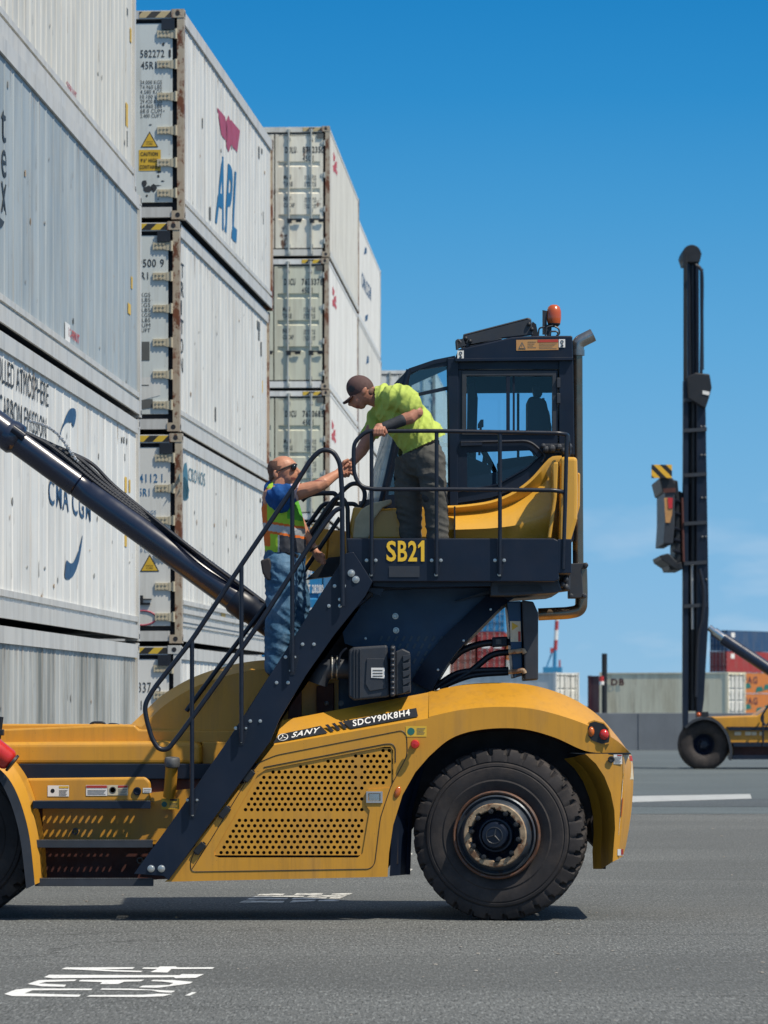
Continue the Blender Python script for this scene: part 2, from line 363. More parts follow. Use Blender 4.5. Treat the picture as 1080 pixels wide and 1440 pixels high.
def pale_reflection(name, col, f):  # pale reflection on the windscreen put in as streaky diffuse colour
    m = glass(name, (.75, .82, .84), .12); t = m.node_tree; L = t.links.new
    o = [n for n in t.nodes if n.type == 'OUTPUT_MATERIAL'][0]; src = o.inputs[0].links[0].from_socket
    d = t.nodes.new('ShaderNodeBsdfDiffuse'); d.inputs[0].default_value = (*col, 1); x = t.nodes.new('ShaderNodeMixShader')
    tc = t.nodes.new('ShaderNodeTexCoord'); mp = t.nodes.new('ShaderNodeMapping'); mp.inputs['Scale'].default_value = (9, 9, 1.5); n = t.nodes.new('ShaderNodeTexNoise'); n.inputs['Scale'].default_value = 2; n.inputs['Detail'].default_value = 6
    r = t.nodes.new('ShaderNodeMapRange'); r.inputs[1].default_value = .35; r.inputs[2].default_value = .65; r.inputs[3].default_value = f * .6; r.inputs[4].default_value = min(1, f * 1.3)
    L(tc.outputs['Object'], mp.inputs[0]); L(mp.outputs[0], n.inputs[0]); L(n.outputs[0], r.inputs[0]); L(r.outputs[0], x.inputs[0]); L(src, x.inputs[1]); L(d.outputs[0], x.inputs[2]); L(x.outputs[0], o.inputs[0]); return m
M['pale_reflection'] = pale_reflection('pale_reflection_glass', (.50, .52, .48), .62)
M['creamedge'] = mat('cream_edge', (.46, .40, .27), .6, var=.15, vscale=9)
M['exhaust2'] = mat('exhaust_tip_steel', (.33, .32, .30), .3, metal=.9, var=.3, vscale=8)
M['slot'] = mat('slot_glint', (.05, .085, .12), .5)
M['plastic2'] = mat('hub_relief', (.022, .026, .034), .45)
M['visor'] = mat('visor_blue', (.02, .07, .12), .6)
# ---------------------------------------------------------------- ground
asp = asphalt('asphalt', (.121, .128, .127))
asp2 = asphalt('blue_asphalt', (.108, .131, .141), speck=.4)
asp3 = asphalt('dark_asphalt', (.09, .105, .115), speck=.6)
tag(MB().poly([(-4000, -60, 0), (4000, -60, 0), (4000, 8000, 0), (-4000, 8000, 0)]).build('ground', asp), kind='structure')
tag(MB().poly([(-60, 61.5, .004), (120, 60.5, .004), (170, 160, .004), (-90, 160, .004)]).build('yard_pavement', asp2), kind='structure')
tag(MB().poly([(-60, 66, .008), (120, 64.3, .008), (120, 70.0, .008), (-60, 71.5, .008)]).build('pavement_seam', asp3), kind='structure')
paint = mat('road_paint', (.72, .73, .71), .7, var=.08, vscale=14, dirt=(.14, .14, .14), dirt_amt=.85, dirt_scale=(14, 9, 9), dirt_lo=.58, dirt_hi=.70)
paint2 = mat('worn_road_paint', (.66, .65, .60), .75, var=.1, vscale=14, dirt=(.14, .14, .135), dirt_amt=.95, dirt_scale=(7, 4, 4), dirt_lo=.46, dirt_hi=.62)
def ground_poly(mb, px, z): mb.poly([GP(x, y, z) for x, y in px])
mb = MB(); ground_poly(mb, [(888, 1119.5), (1055, 1116.5), (1057, 1123), (888, 1128)], .012)
lpaint = mat('faded_lane_paint', (.40, .42, .42), .75, var=.1, vscale=3, dirt=(.16, .17, .175), dirt_amt=.6, dirt_scale=(1.5, 1.5, 1.5))
tag(mb.build('lane_line', lpaint), kind='structure')
k = 310 / 1080.0
def z1(L): return [(x * k, 1340 + y * k) for x, y in L]
mb = MB()
for s in ([(300, 79), (322, 71), (660, 70), (650, 78), (480, 81), (700, 88), (690, 94), (560, 91), (380, 82)],
          [(695, 77), (705, 71), (775, 71), (785, 66), (860, 66), (870, 71), (1052, 70), (1040, 78), (840, 79), (820, 96), (735, 94), (770, 79)],
          [(215, 119), (240, 107), (880, 109), (890, 104), (1000, 104), (960, 122), (860, 124), (850, 119), (260, 124)],
          [(135, 152), (190, 133), (376, 130), (365, 138), (225, 142), (190, 150), (325, 156), (315, 166), (200, 163)],
          [(385, 139), (395, 132), (708, 131), (690, 139), (610, 141), (575, 153), (490, 153), (500, 143)],
          [(738, 138), (750, 132), (850, 133), (945, 142), (930, 150), (770, 171), (680, 169), (700, 160), (830, 157), (850, 147), (790, 140)],
          [(20, 201), (75, 180), (130, 174), (455, 175), (445, 182), (160, 183), (120, 198), (397, 205), (385, 215), (60, 211)],
          [(490, 180), (500, 174), (640, 175), (860, 186), (840, 195), (780, 192), (740, 183)],
          [(425, 214), (440, 207), (700, 205), (770, 200), (845, 201), (800, 212), (700, 216)],
          [(905, 209), (940, 192), (965, 192), (930, 209)]):
    ground_poly(mb, z1(s), .0045)
tag(mb.build('road_lettering', paint), kind='structure')
k2 = 280 / 1080.0
def z2(L): return [(320 + x * k2, 1180 + y * k2) for x, y in L]
mb = MB()
for s in ([(160, 305), (175, 297), (310, 295), (300, 304)], [(360, 302), (375, 294), (520, 293), (510, 302)], [(560, 300), (570, 294), (680, 293), (660, 302)],
          [(130, 315), (150, 309), (420, 306), (410, 313)], [(430, 312), (445, 306), (650, 304), (630, 312)],
          [(100, 328), (120, 319), (330, 318), (320, 326)], [(345, 326), (360, 318), (540, 316), (530, 325)], [(550, 322), (560, 315), (630, 314), (610, 322)],
          [(62, 344), (90, 333), (310, 335), (300, 344)], [(335, 344), (355, 330), (480, 329), (470, 337)], [(490, 337), (500, 328), (615, 327), (600, 337)]):
    ground_poly(mb, z2(s), .0045)
tag(mb.build('worn_road_lettering', paint2), kind='structure')
mb = MB()
for s in ([(962, 80), (985, 74), (1003, 77), (1000, 84), (985, 82), (968, 92)], [(960, 160), (985, 157), (1005, 163), (990, 173), (965, 170)]):
    ground_poly(mb, z2(s), .0045)
tag(mb.build('worn_road_mark', paint2), kind='structure')
# loose gravel and litter lying on the asphalt: nobody could count it
random.seed(5)
gm = mat('gravel', (.30, .28, .25), .9, var=.5, vscale=40)
mb = MB()
from mathutils import noise as gnoise
cnt = 0
while cnt < 260:
    d = 21 + 40 * random.random() ** 1.3; x = random.uniform(-.115, .115) * d
    if gnoise.noise(Vector((x * .45, d * .25, 3))) < .12 + random.random() * .3 and random.random() > .12: continue
    cnt += 1; r = random.choice((.004, .004, .005, .006, .007, .010))
    mb.ball((x, d, r * .4), (r * random.uniform(.8, 1.9), r * random.uniform(.8, 1.6), r * .6), 6, 4)
tag(mb.build('gravel', gm), kind='stuff')

# raised yard beyond the retaining wall
conc = mat('wall_concrete', (.135, .155, .18), .8, var=.15, vscale=.6, dirt=(.09, .095, .10), dirt_amt=.6, dirt_scale=(.35, .35, .1))
tag(MB().bb((-40, 149, -.3), (160, 1200, .65)).build('raised_yard', asp2), kind='structure')
mb = MB().bb((-40, 148.2, -.3), (160, 148.98, 1.46))
for i in range(50): mb.bb((-38 + i * 4, 148.17, 0), (-37.96 + i * 4, 148.2, 1.46))
tag(mb.build('retaining_wall', conc, bevel=.02), 'long grey concrete retaining wall across the far side of the yard', 'wall')
# ---------------------------------------------------------------- containers
CW = 2.438
def cmat(n, col, **k):
    d = dict(rough=.5, var=.04, vscale=1.2, dirt=(.20, .19, .17), dirt_amt=.4, dirt_scale=(1.5, 1.5, .22), dirt_lo=.48, dirt_hi=.75, rust=.8, rscale=2.6, rlo=.69, streak=(.20, .155, .10), streak_amt=.38, streak_scale=(7, 7, .20))
    d.update(k); return mat(n, col, **d)
M['c_white'] = cmat('container_white', (.67, .67, .635))
M['c_white2'] = cmat('container_white_clean', (.73, .73, .70), dirt_amt=.35)
M['c_blue'] = cmat('container_bluish', (.385, .43, .445), dirt=(.14, .17, .19), dirt_amt=.6, dirt_lo=.44)
M['c_tan'] = cmat('container_warm', (.64, .63, .575), dirt=(.28, .27, .23), dirt_amt=.5)
M['c_grime'] = cmat('container_grimy', (.46, .47, .45), dirt=(.12, .12, .10), dirt_amt=.9, dirt_lo=.44, dirt_hi=.66, dirt_scale=(.9, .9, .12))
M['c_door'] = cmat('container_door', (.60, .64, .62), dirt=(.20, .19, .16), dirt_amt=.5, rust=.9, rscale=3.4, rlo=.64)
M['c_cream'] = cmat('container_cream', (.82, .79, .67), dirt=(.36, .26, .16), dirt_amt=.5, rust=.95, rlo=.59)
M['c_sage'] = cmat('container_sage', (.60, .61, .49), dirt=(.26, .20, .13), dirt_amt=.5, rust=.9, rlo=.67)
M['c_rustpost'] = cmat('rusted_post', (.42, .36, .27), rust=1, rscale=3.2, rlo=.50, rcol=(.13, .045, .018))
M['c_rail'] = cmat('container_rail', (.55, .55, .53), dirt_amt=.5)
M['c_gap'] = mat('door_seal', (.015, .017, .024), .7)
M['c_hinge'] = cmat('hinge_beige', (.50, .45, .33), rust=.9, rscale=9, rlo=.60)
M['c_bar'] = mat('lock_bar', (.46, .47, .43), .45, metal=.3, rust=.9, rscale=8, rlo=.62)
M['t_black'] = mat('stencil_black', (.03, .035, .04), .6)
M['t_grey'] = mat('stencil_grey', (.10, .105, .10), .6)
M['t_blue'] = mat('logo_blue', (.012, .125, .29), .5, var=.1)
M['t_navy'] = mat('logo_navy', (.02, .065, .15), .5, var=.1)
M['t_red'] = mat('logo_red', (.36, .05, .09), .5)
M['t_red2'] = mat('logo_bright_red', (.55, .06, .05), .5)
M['t_teal'] = mat('logo_teal', (.05, .16, .23), .55, var=.2, vscale=20)
M['haz'] = hazard('hazard_stripes', (.62, .42, .04), (.02, .02, .02), .13)
M['haz2'] = hazard('faded_hazard_stripes', (.50, .40, .22), (.05, .045, .04), .13)

def side_profile(L, pitch, kind):
    """plan outline (y, x) of the corrugated right side"""
    pts = [(.06, -.035)]; y = .16
    while y + pitch < L - .1:
        if kind == 'rib':       # flat sheet with a narrow raised rib
            pts += [(y, -.035), (y + .013, -.0275), (y + .040, -.0275), (y + .053, -.035)]
        else:                   # trapezoid corrugation
            pts += [(y, -.035), (y + pitch * .18, -.006), (y + pitch * .5, -.006), (y + pitch * .68, -.035)]
        y += pitch
    pts.append((L - .06, -.035)); return pts
def container(label, near, yaw, h=2.896, L=12.192, side='c_white', post='c_rail', pitch=.5, kind='rib', reefer=True, door=None, doorm='c_door', group=None, doors=True, name='shipping_container'):
    r = thing(name, label, 'shipping container', near, yaw, group)
    # frame with corner castings
    f = MB(); e = .003
    tr = .17 if reefer else .07; br = .17 if reefer else .14
    for x in (-.095, -CW):
        for y in (0, L - .14): f.bb((x, y + .004, .12), (x + .095, y + .136, h - .12))
    f.mat(1)
    for x in (-.03, -CW + .005):
        f.bb((x, .17, h - tr - .02), (x + .027, L - .17, h - .02)); f.bb((x, .17, .03), (x + .027, L - .17, br + .03))
    if reefer: f.bb((-.045, .14, br + .075), (-.008, L - .14, br + .14))
    for y in (.012, L - .10): f.bb((-CW + .17, y, h - .13), (-.17, y + .09, h - .015)); f.bb((-CW + .17, y, .03), (-.17, y + .09, .17))
    f.mat(0)
    for x in (-.172, -CW):
        for y in (0, L - .162):
            for z in (0, h - .118): f.bb((x - e if x < -1 else x, y - e, z), (x + .172 + e if x > -1 else x + .172, y + .162 + e, z + .118))
    f.mat(2)
    for y in (.081, L - .081):
        for z in (.059, h - .059): f.lathe((.003, y, z), (1, 0, 0), [(.001, .003), (.038, .003), (.038, 0)], 10)
    for z in (.059, h - .059): f.lathe((-.086, -.003, z), (0, -1, 0), [(.001, .003), (.034, .003), (.034, 0)], 10)
    f.build('frame', [M[post], M['c_rail' if reefer else side], M['c_gap']], r, world=False)
    # right and left sides, roof, floor
    pr = side_profile(L, pitch, kind)
    s = MB(); s.strip([(x, y, .1) for y, x in pr], [(x, y, h - .1) for y, x in pr])
    s.build('side_panel', M[side], r, world=False, recalc=False)
    s = MB(); s.bb((-CW + .03, .1, .1), (-CW + .05, L - .1, h - .1)); s.build('side_panel', M[side], r, world=False)
    MB().bb((-CW + .02, .05, h - .06), (-.02, L - .05, h - .03)).build('roof_panel', M['c_rail'], r, world=False)
    MB().bb((-CW + .05, .14, .08), (-.05, L - .05, .1)).build('floor_panel', M['black'], r, world=False)
    MB().bb((-CW + .1, L - .08, .1), (-.1, L - .05, h - .1)).build('end_wall', M[side], r, world=False)
    if not doors:
        MB().bb((-CW + .1, .05, .1), (-.1, .08, h - .1)).build('end_wall', M[side], r, world=False); return r
    MB().bb((-CW + .1, .10, .1), (-.1, .12, h - .1)).build('door_seal', M['c_gap'], r, world=False)
    for sgn in (0, 1):
        xr = -.098 if sgn == 0 else -1.235; xl = xr - 1.11 if sgn == 0 else -CW + .125
        gap = .065 if reefer else .05
        xr2 = xr - (gap if sgn == 0 else 0); xl2 = xl + (gap if sgn == 1 else 0)
        z0, z1 = (.24, h - .19) if reefer else (.20, h - .17)
        d = MB()
        if reefer: d.bb((xl2, .035, z0), (xr2, .08, z1))
        else:
            zs = [z0]; ys = [.03]
            hs = z1 - z0
            for fr in (.27, .50, .735):
                zc = z0 + hs * fr
                zs += [zc - .055, zc - .02, zc + .05, zc + .065]; ys += [.03, .07, .07, .03]
            zs.append(z1); ys.append(.03)
            d.strip([(xl2 + .07, y, z) for z, y in zip(zs, ys)], [(xr2 - .07, y, z) for z, y in zip(zs, ys)])
            for xa in (xl2, xr2 - .07): d.bb((xa, .028, z0), (xa + .07, .08, z1))
            d.bb((xl2, .03, z1 - .05), (xr2, .08, z1 + .002))
        dm = M[doorm]
        do = d.build('door', dm, r, world=False)
        hz = [z0 + (z1 - z0) * t for t in ((.05, .22, .40, .59, .77, .94) if reefer else (.06, .34, .64, .92))]
        for z in hz:
            hb = MB(); xx = xr2 if sgn == 0 else xl2
            dr = -1 if sgn == 0 else 1
            if reefer:
                hb.bb((xx + dr * .02, .012, z - .05), (xx + dr * .21, .036, z + .05)); hb.bb((xx + dr * .02, .008, z - .06), (xx - dr * .05, .03, z + .055))
                for bx in (.06, .11, .16): hb.cyl((xx + dr * bx, .012, z - .028), (xx + dr * bx, .002, z - .028), .016, 8); hb.cyl((xx + dr * bx, .012, z + .028), (xx + dr * bx, .002, z + .028), .016, 8)
                hb.cyl((xx - dr * .05, .015, z - .07), (xx - dr * .05, .015, z + .07), .024, 8)
            else:
                hb.bb((xx + dr * .05, .012, z - .03), (xx - dr * .03, .03, z + .03)); hb.cyl((xx - dr * .03, .015, z - .06), (xx - dr * .03, .015, z + .06), .022, 8)
            hb.build('hinge', M['c_hinge' if reefer else 'c_bar'], do, world=False)
        if not reefer or sgn == 1:
            for bx in (.28, .78):
                x = xl + (bx + .02 if sgn == 0 else bx) * 1.0
                b = MB(); b.cyl((x, -.012, .06), (x, -.012, h - .06), .022, 8)
                for z in (.1, z0 + .05, h * .36, h * .62, h - .28, h - .1): b.bb((x - .045, -.02, z - .03), (x + .045, .03, z + .03))
                lb = b.build('lock_bar', M['c_bar'], r, world=False)
                hd = MB().mat(0); zz = h * .285
                hd.box((x + .13, -.03, zz), (.34, .02, .035)); hd.box((x + .02, -.02, zz - .03), (.1, .04, .1)); hd.box((x + .22, -.018, zz - .035), (.12, .03, .05))
                hd.build('handle', M['black'], lb, world=False)
    return r
def side_text(mb, txt, y, z, w_, h_, **k): mb.text(txt, (TX, y, z), (0, 1, 0), (0, 0, 1), w_, h_, **k)
def front_text(mb, txt, x, z, w_, h_, yy=.026, **k): mb.text(txt, (x, yy, z), (1, 0, 0), (0, 0, 1), w_, h_, **k)
# where stack sits: near right bottom corner and yaw, from its vanishing point
def stack_pose(px, d, vx, far=False, L=12.192):
    ux = (vx - 540) / F; ax = Vector((ux, 1, 0)).normalized(); p = Vector(((px - 540) * d / F, d, 0))
    if far: p = p - ax * L
    return p, -math.atan(ux)
random.seed(3)
GA = 'white refrigerated containers stacked nearest the camera'
pA, yA = stack_pose(199, 48.3, 806, True)
hs = [2.56, 2.835, 2.835, 2.86]; zz = .0; A = []
labs = ['grimy grey container at the bottom of the nearest stack, behind the yellow chassis',
        'clean white container with two blue swooshes around CMA CGM lettering, in the nearest stack',
        'bluish grey container with large vertical tex lettering, third from the ground in the nearest stack',
        'warm white finely ribbed container at the top of the nearest stack']
spec = [('c_grime', .34), ('c_white2', .62), ('c_blue', .58), ('c_tan', .40)]
dxA = [-.03, -.02, .0, -.07]
for i in range(4):
    off = Vector((dxA[i], 0, zz))
    c = container(labs[i], pA + off, yA, hs[i], side=spec[i][0], pitch=spec[i][1], post='c_rail', group=GA, doors=False); A.append(c); zz += hs[i] + .025
# lettering: local y along the side; far end at 12.19
def at_side(c, px, py):
    """photo pixel -> (y, z) on the container's right side plane"""
    m = wm(c); o = m.translation; ay = (m.to_3x3() @ Vector((0, 1, 0))); u = Vector(((px - 540) / F, 1, 0))
    # o.xy + ay*s = u*d
    a11, a12, a21, a22 = ay.x, -u.x, ay.y, -1.0; b1, b2 = -o.x, -o.y
    det = a11 * a22 - a12 * a21; s = (b1 * a22 - a12 * b2) / det; d = (a11 * b2 - a21 * b1) / det
    return s, H - (py - HY) * d / F - o.z
def side_poly(mb, c, px): mb.poly([(TX,) + at_side(c, x, y) for x, y in px])
def side_quadtext(mb, c, txt, p0, p1, p2, **k):
    """text with baseline p0->p1 and top-left p2, all photo pixels on the side"""
    a = Vector((TX,) + at_side(c, *p0)); b = Vector((TX,) + at_side(c, *p1)); t = Vector((TX,) + at_side(c, *p2))
    mb.text(txt, a, (b - a).normalized(), (t - a).normalized(), (b - a).length, (t - a).length, **k)
def decal(mb, name, mats, c): return mb.build(name, mats, c, world=False)
# CMA CGM
TX = -.0265
c = A[1]; mb = MB()
y0, zt = at_side(c, -58, 560); 
ca = at_side(c, 72, 560)
side_quadtext(mb, c, 'CONTROLLED ATMOSPHERE', (-30, 519), (72, 573), (-30, 482), bold=.0)
side_quadtext(mb, c, 'LOW CARBON EMISSION', (-20, 575), (69, 618), (-20, 541), bold=.0)
decal(mb, 'lettering', M['t_black'], c)
mb = MB(); side_quadtext(mb, c, 'CMA CGM', (72, 708), (131, 734), (72, 671), bold=.008); decal(mb, 'lettering', M['t_navy'], c)
mb = MB()
side_poly(mb, c, spline([(86, 622), (89, 606), (95, 588), (101, 576), (107, 574), (110, 578), (110, 589), (107, 600), (103, 594), (97, 594), (91, 604), (88, 614)], 4, True))
decal(mb, 'swoosh_logo', M['t_navy'], c); mb = MB()
side_poly(mb, c, spline([(119.5, 752), (118, 768), (114, 790), (108, 807), (101, 814), (95, 812), (95, 800), (97, 788), (102, 792), (107, 790), (113, 776), (117, 762)], 4, True))
decal(mb, 'swoosh_logo', M['t_navy'], c)
c = A[2]; mb = MB()
for ch, x0, x1, yb, yt in (('t', 6, 12.5, 196, 150), ('e', 6.5, 13, 246, 207), ('x', 6, 13, 297, 254)):
    a = at_side(c, x0, yb); b = at_side(c, x1, yb); t = at_side(c, x0, yt)
    mb.text(ch, (TX,) + a, (0, 1, 0), (0, 0, 1), b[0] - a[0], t[1] - a[1])
side_poly(mb, c, [(-6, 300), (1, 297), (4, 306), (10, 312), (8, 318), (2, 322), (-6, 324)])
decal(mb, 'lettering', M['t_black'], c)
TX = -.0265
def small_marks(c, items):
    mk = [M['ydecal'], M['t_grey'], M['white'], M['t_red2']]
    for k_, x0, y0_, x1, y1_ in items:
        a = at_side(c, x0, y1_); b = at_side(c, x1, y1_); t = at_side(c, x0, y0_)
        decal(MB().poly([(TX, a[0], a[1]), (TX, b[0], a[1]), (TX, b[0], t[1]), (TX, a[0], t[1])]), 'sticker', mk[k_], c)
small_marks(A[3], [(0, 180, 143, 183, 176), (1, 181, 10, 183, 19), (0, 186, 38, 188, 58), (1, 181, 183, 182.5, 205)])
small_marks(A[2], [(0, 183, 425, 187, 440), (0, 187.5, 388, 189.5, 405), (2, 95, 452, 102, 478), (1, 106, 447, 107.5, 455)])
small_marks(A[1], [(0, 178.5, 670, 181.5, 692), (0, 184.5, 674, 186.5, 692), (0, 178, 752, 181.5, 768), (1, 174, 614, 175.2, 622), (1, 177, 614, 178.2, 623), (1, 181, 616, 182.2, 624), (1, 178, 638, 179.2, 648)])
small_marks(A[0], [(0, 191, 916, 195.5, 926)])
mb = MB()
side_quadtext(mb, A[3], "S'FRUIT", (97, 125), (111, 142), (97, 113), bold=.02); decal(mb, 'lettering', M['t_red'], A[3])
mb = MB(); side_quadtext(mb, A[2], "IC-FRUIT", (99.5, 473), (115, 484), (99.5, 460), bold=.03); decal(mb, 'lettering', M['t_red2'], A[2])

# ---- stack B
GB = 'refrigerated containers of the second stack'
pB, yB = stack_pose(255.5, 52.0, 922)
hs = [2.591, 2.896, 2.896, 2.90]; zz = 0; B = []
labs = ['white container at the bottom of second stack, door marked 337 5, low behind the handrails',
        'white container marked CRONOS with a teal emblem, second from the ground in the second stack',
        'white container with vertical TRITON lettering, third from the ground in the second stack',
        'white container with red eagle and blue APL letters topping the second stack']
side = ['c_white2', 'c_white', 'c_white', 'c_white']; post = ['c_rail', 'c_rustpost', 'c_rustpost', 'c_rustpost']; dB = [-.02, .0, -.03, .03]; door = ['c_white2', 'c_white', 'c_door', 'c_door']
for i in range(4):
    c = container(labs[i], pB + Vector((dB[i], 0, zz)), yB, hs[i], side=side[i], pitch=.46, post=post[i], doorm=door[i], group=GB); B.append(c); zz += hs[i] + .03
def stripe(c, h, x0, x1, m='haz'):
    MB().bb((x0, .006, h - .115), (x1, .011, h - .03)).build('hazard_strip', M[m], c, world=False)
def tri(mb, x, z, s, m0=0, m1=1, yy=.031):
    mb.mat(m1).poly([(x - s * .56, yy, z), (x + s * .56, yy, z), (x, yy, z + s)])
    mb.mat(m0).poly([(x - s * .47, yy - .003, z + s * .05), (x + s * .47, yy - .003, z + s * .05), (x, yy - .003, z + s * .88)])
    mb.mat(m1); mb.text('HIGH', (x - s * .2, yy - .006, z + s * .3), (1, 0, 0), (0, 0, 1), s * .4, s * .09); mb.text('CUBE', (x - s * .2, yy - .006, z + s * .16), (1, 0, 0), (0, 0, 1), s * .4, s * .09)
for i in (1, 2, 3): stripe(B[i], hs[i], -.62, -.18, 'haz2' if i == 3 else 'haz')
stripe(B[0], hs[0], -.62, -.18)
for i in range(4): MB().bb((-.31, -.006, hs[i] - .28), (-.13, .03, hs[i] - .13)).build('door_lock', M['blackdecal'], B[i], world=False)
wts = ['34.000 KGS', '74.960 LBS', ' 4.580 KGS', '10.100 LBS', '29.420 KGS', '64.860 LBS', '68.0 CUM', '2.400 CUFT']
def weights(mb, x, z, w_, dz, n=8, hh=.055):
    for i in range(n): front_text(mb, wts[i], x, z - i * dz, w_, hh, yy=.031)
mb = MB(); c = B[3]
for s, x, z, w_, hh in (('582272', -.61, 2.24, .335, .105), ('1', -.215, 2.24, .03, .105), ('45R1', -.60, 2.08, .21, .105)): front_text(mb, s, x, z, w_, hh, yy=.031, bold=.01)
weights(mb, -.61, 1.87, .30, .066)
decal(mb, 'stencil', M['t_black'], c)
mb = MB(); tri(mb, -.482, 1.0, .22)
mb.mat(0).poly([(-.63, .031, .675), (-.325, .031, .675), (-.325, .031, .965), (-.63, .031, .965)])
mb.mat(1)
for i, s in enumerate(('CAUTION', "9'6\" HIGH", 'CONTAINER')): front_text(mb, s, -.605 + (.0 if i < 2 else -.012), .88 - i * .09, .24 if i < 2 else .28, .055, yy=.027, bold=.02)
decal(mb, 'caution_sticker', [M['ydecal'], M['blackdecal']], c)
mb = MB(); random.seed(8)
for x, z, a, b in ((-.55, .50, .05, .07), (-.5, .42, .1, .05), (-.43, .44, .05, .06), (-.36, .60, .025, .02), (-.52, .33, .02, .02), (-.37, .47, .08, .008), (-.3, .53, .03, .012), (-.47, 1.31, .03, .012), (-.28, 1.5, .012, .012), (-.36, .28, .012, .01), (-.35, .66, .03, .02), (-.29, 2.42, .02, .03)):
    n = 9; mb.poly([(x + a * (.5 + random.random() * .6) * math.cos(t * 6.283 / n), .0315, z + b * (.5 + random.random() * .6) * math.sin(t * 6.283 / n)) for t in range(n)])
decal(mb, 'scuff_mark', M['t_black'], c)
c = B[2]; mb = MB()
for s, x, z, w_, hh in (('9500', -.58, 2.27, .25, .11), ('9', -.275, 2.27, .055, .11), ('45R1', -.68, 2.10, .24, .10)): front_text(mb, s, x, z, w_, hh, yy=.031, bold=.01)
weights(mb, -.78, 1.86, .37, .07); decal(mb, 'stencil', M['t_black'], c)
mb = MB().mat(0); mb.poly([(-.58, .031, .98), (-.42, .031, .98), (-.42, .031, 1.24), (-.58, .031, 1.24)]); mb.mat(1).poly([(-.58, .031, .42), (-.27, .031, .5), (-.27, .031, .76), (-.58, .031, .74)])
mb.mat(0).poly([(-.58, .030, .20 + .1), (-.36, .030, .33), (-.38, .030, .45), (-.5, .030, .44), (-.58, .030, .42)]); mb.bb((-.58, .029, .63), (-.43, .0305, .645))
decal(mb, 'patch', [M['t_grey'], M['c_white']], c)
c = B[1]; mb = MB()
for s, x, z, w_, hh in (('14112', -.64, 2.22, .30, .12), ('1.', -.285, 2.22, .06, .12), ('45R1', -.66, 2.03, .21, .11)): front_text(mb, s, x, z, w_, hh, yy=.031, bold=.01)
weights(mb, -.7, 1.78, .34, .075); decal(mb, 'stencil', M['t_blue'], c)
mb = MB(); tri(mb, -.45, .99, .24); decal(mb, 'caution_sticker', [M['ydecal'], M['blackdecal']], c)
mb = MB(); mb.tube([(-.55 + .19 * math.cos(t * .3), .031, .35 + .10 * math.sin(t * .3)) for t in range(21)], .012, 6, cyc=True); decal(mb, 'painted_ring', M['t_red'], c)
mb = MB(); mb.bb((-.6, .02, .60), (-.42, .03, .615)); mb.bb((-.58, .005, .56), (-.44, .03, .53)); mb.bb((-.58, .005, .53), (-.54, .03, .66)); decal(mb, 'handle', M['black'], c)
c = B[0]; mb = MB(); front_text(mb, '6337', -.66, 1.94, .25, .14, yy=.031); front_text(mb, '5', -.335, 1.94, .06, .14, yy=.031); front_text(mb, '45R1', -.76, 1.70, .22, .13, yy=.031); decal(mb, 'stencil', M['t_black'], c)
# side markings of stack B
c = B[3]; mb = MB()
side_quadtext(mb, c, 'APL', (305, 312), (335, 342), (310, 213), bold=.03); decal(mb, 'lettering', M['t_blue'], c)
mb = MB()
for P in ([(308, 151), (319, 164), (322, 178), (322, 200), (314, 190)], [(327, 168), (340, 184), (336, 214), (327, 203)], [(320, 172), (324, 162), (328, 176), (327, 205), (324, 214), (321, 206)]): side_poly(mb, c, P)
decal(mb, 'eagle_logo', M['t_red'], c)
small_marks(c, [(1, 297, 290, 299, 308), (1, 366, 205, 367.5, 222), (1, 370, 208, 371.5, 215), (1, 372, 297, 373, 315), (1, 287, 165, 288, 180)])
c = B[2]; mb = MB()
for i, ch in enumerate('TRITON'):
    x0 = 257.5; yb = 389 + i * 26.5; a = at_side(c, x0 - i * .25, yb); b = at_side(c, x0 + 4 - i * .25, yb); t = at_side(c, x0, yb - 20)
    mb.text(ch, (TX, a[0], a[1]), (0, 1, 0), (0, 0, 1), (b[0] - a[0]) * (.4 if ch == 'I' else 1), t[1] - a[1])
decal(mb, 'lettering', M['t_black'], c)
small_marks(c, [(1, 305, 572, 306.5, 592), (1, 366, 462, 367.5, 478), (1, 369, 480, 370.5, 500), (1, 364, 450, 368, 462), (0, 371, 535, 372, 552)])
c = B[1]; mb = MB(); side_quadtext(mb, c, 'CRONOS', (268, 676), (291, 684), (268, 657), bold=.0)
for P in ([(262, 652), (265, 650), (267, 668), (268, 700), (264, 704), (258, 700), (256, 690)], [(254, 668), (258, 662), (260, 672), (256, 680)], [(255, 690), (257, 676), (262, 670), (266, 676), (269, 690), (265, 702), (259, 702)]): side_poly(mb, c, P)
decal(mb, 'lettering', M['t_teal'], c)
small_marks(c, [(0, 314, 862, 319.5, 872), (1, 368, 700, 369.5, 706)])
# heavy lower rubbing strakes on the CRONOS box
mb = MB()
for z in (.30, .42, .54): mb.bb((-.03, .17, z), (.006, 12.0, z + .06))
mb.build('strake', M['c_rail'], B[1], world=False)

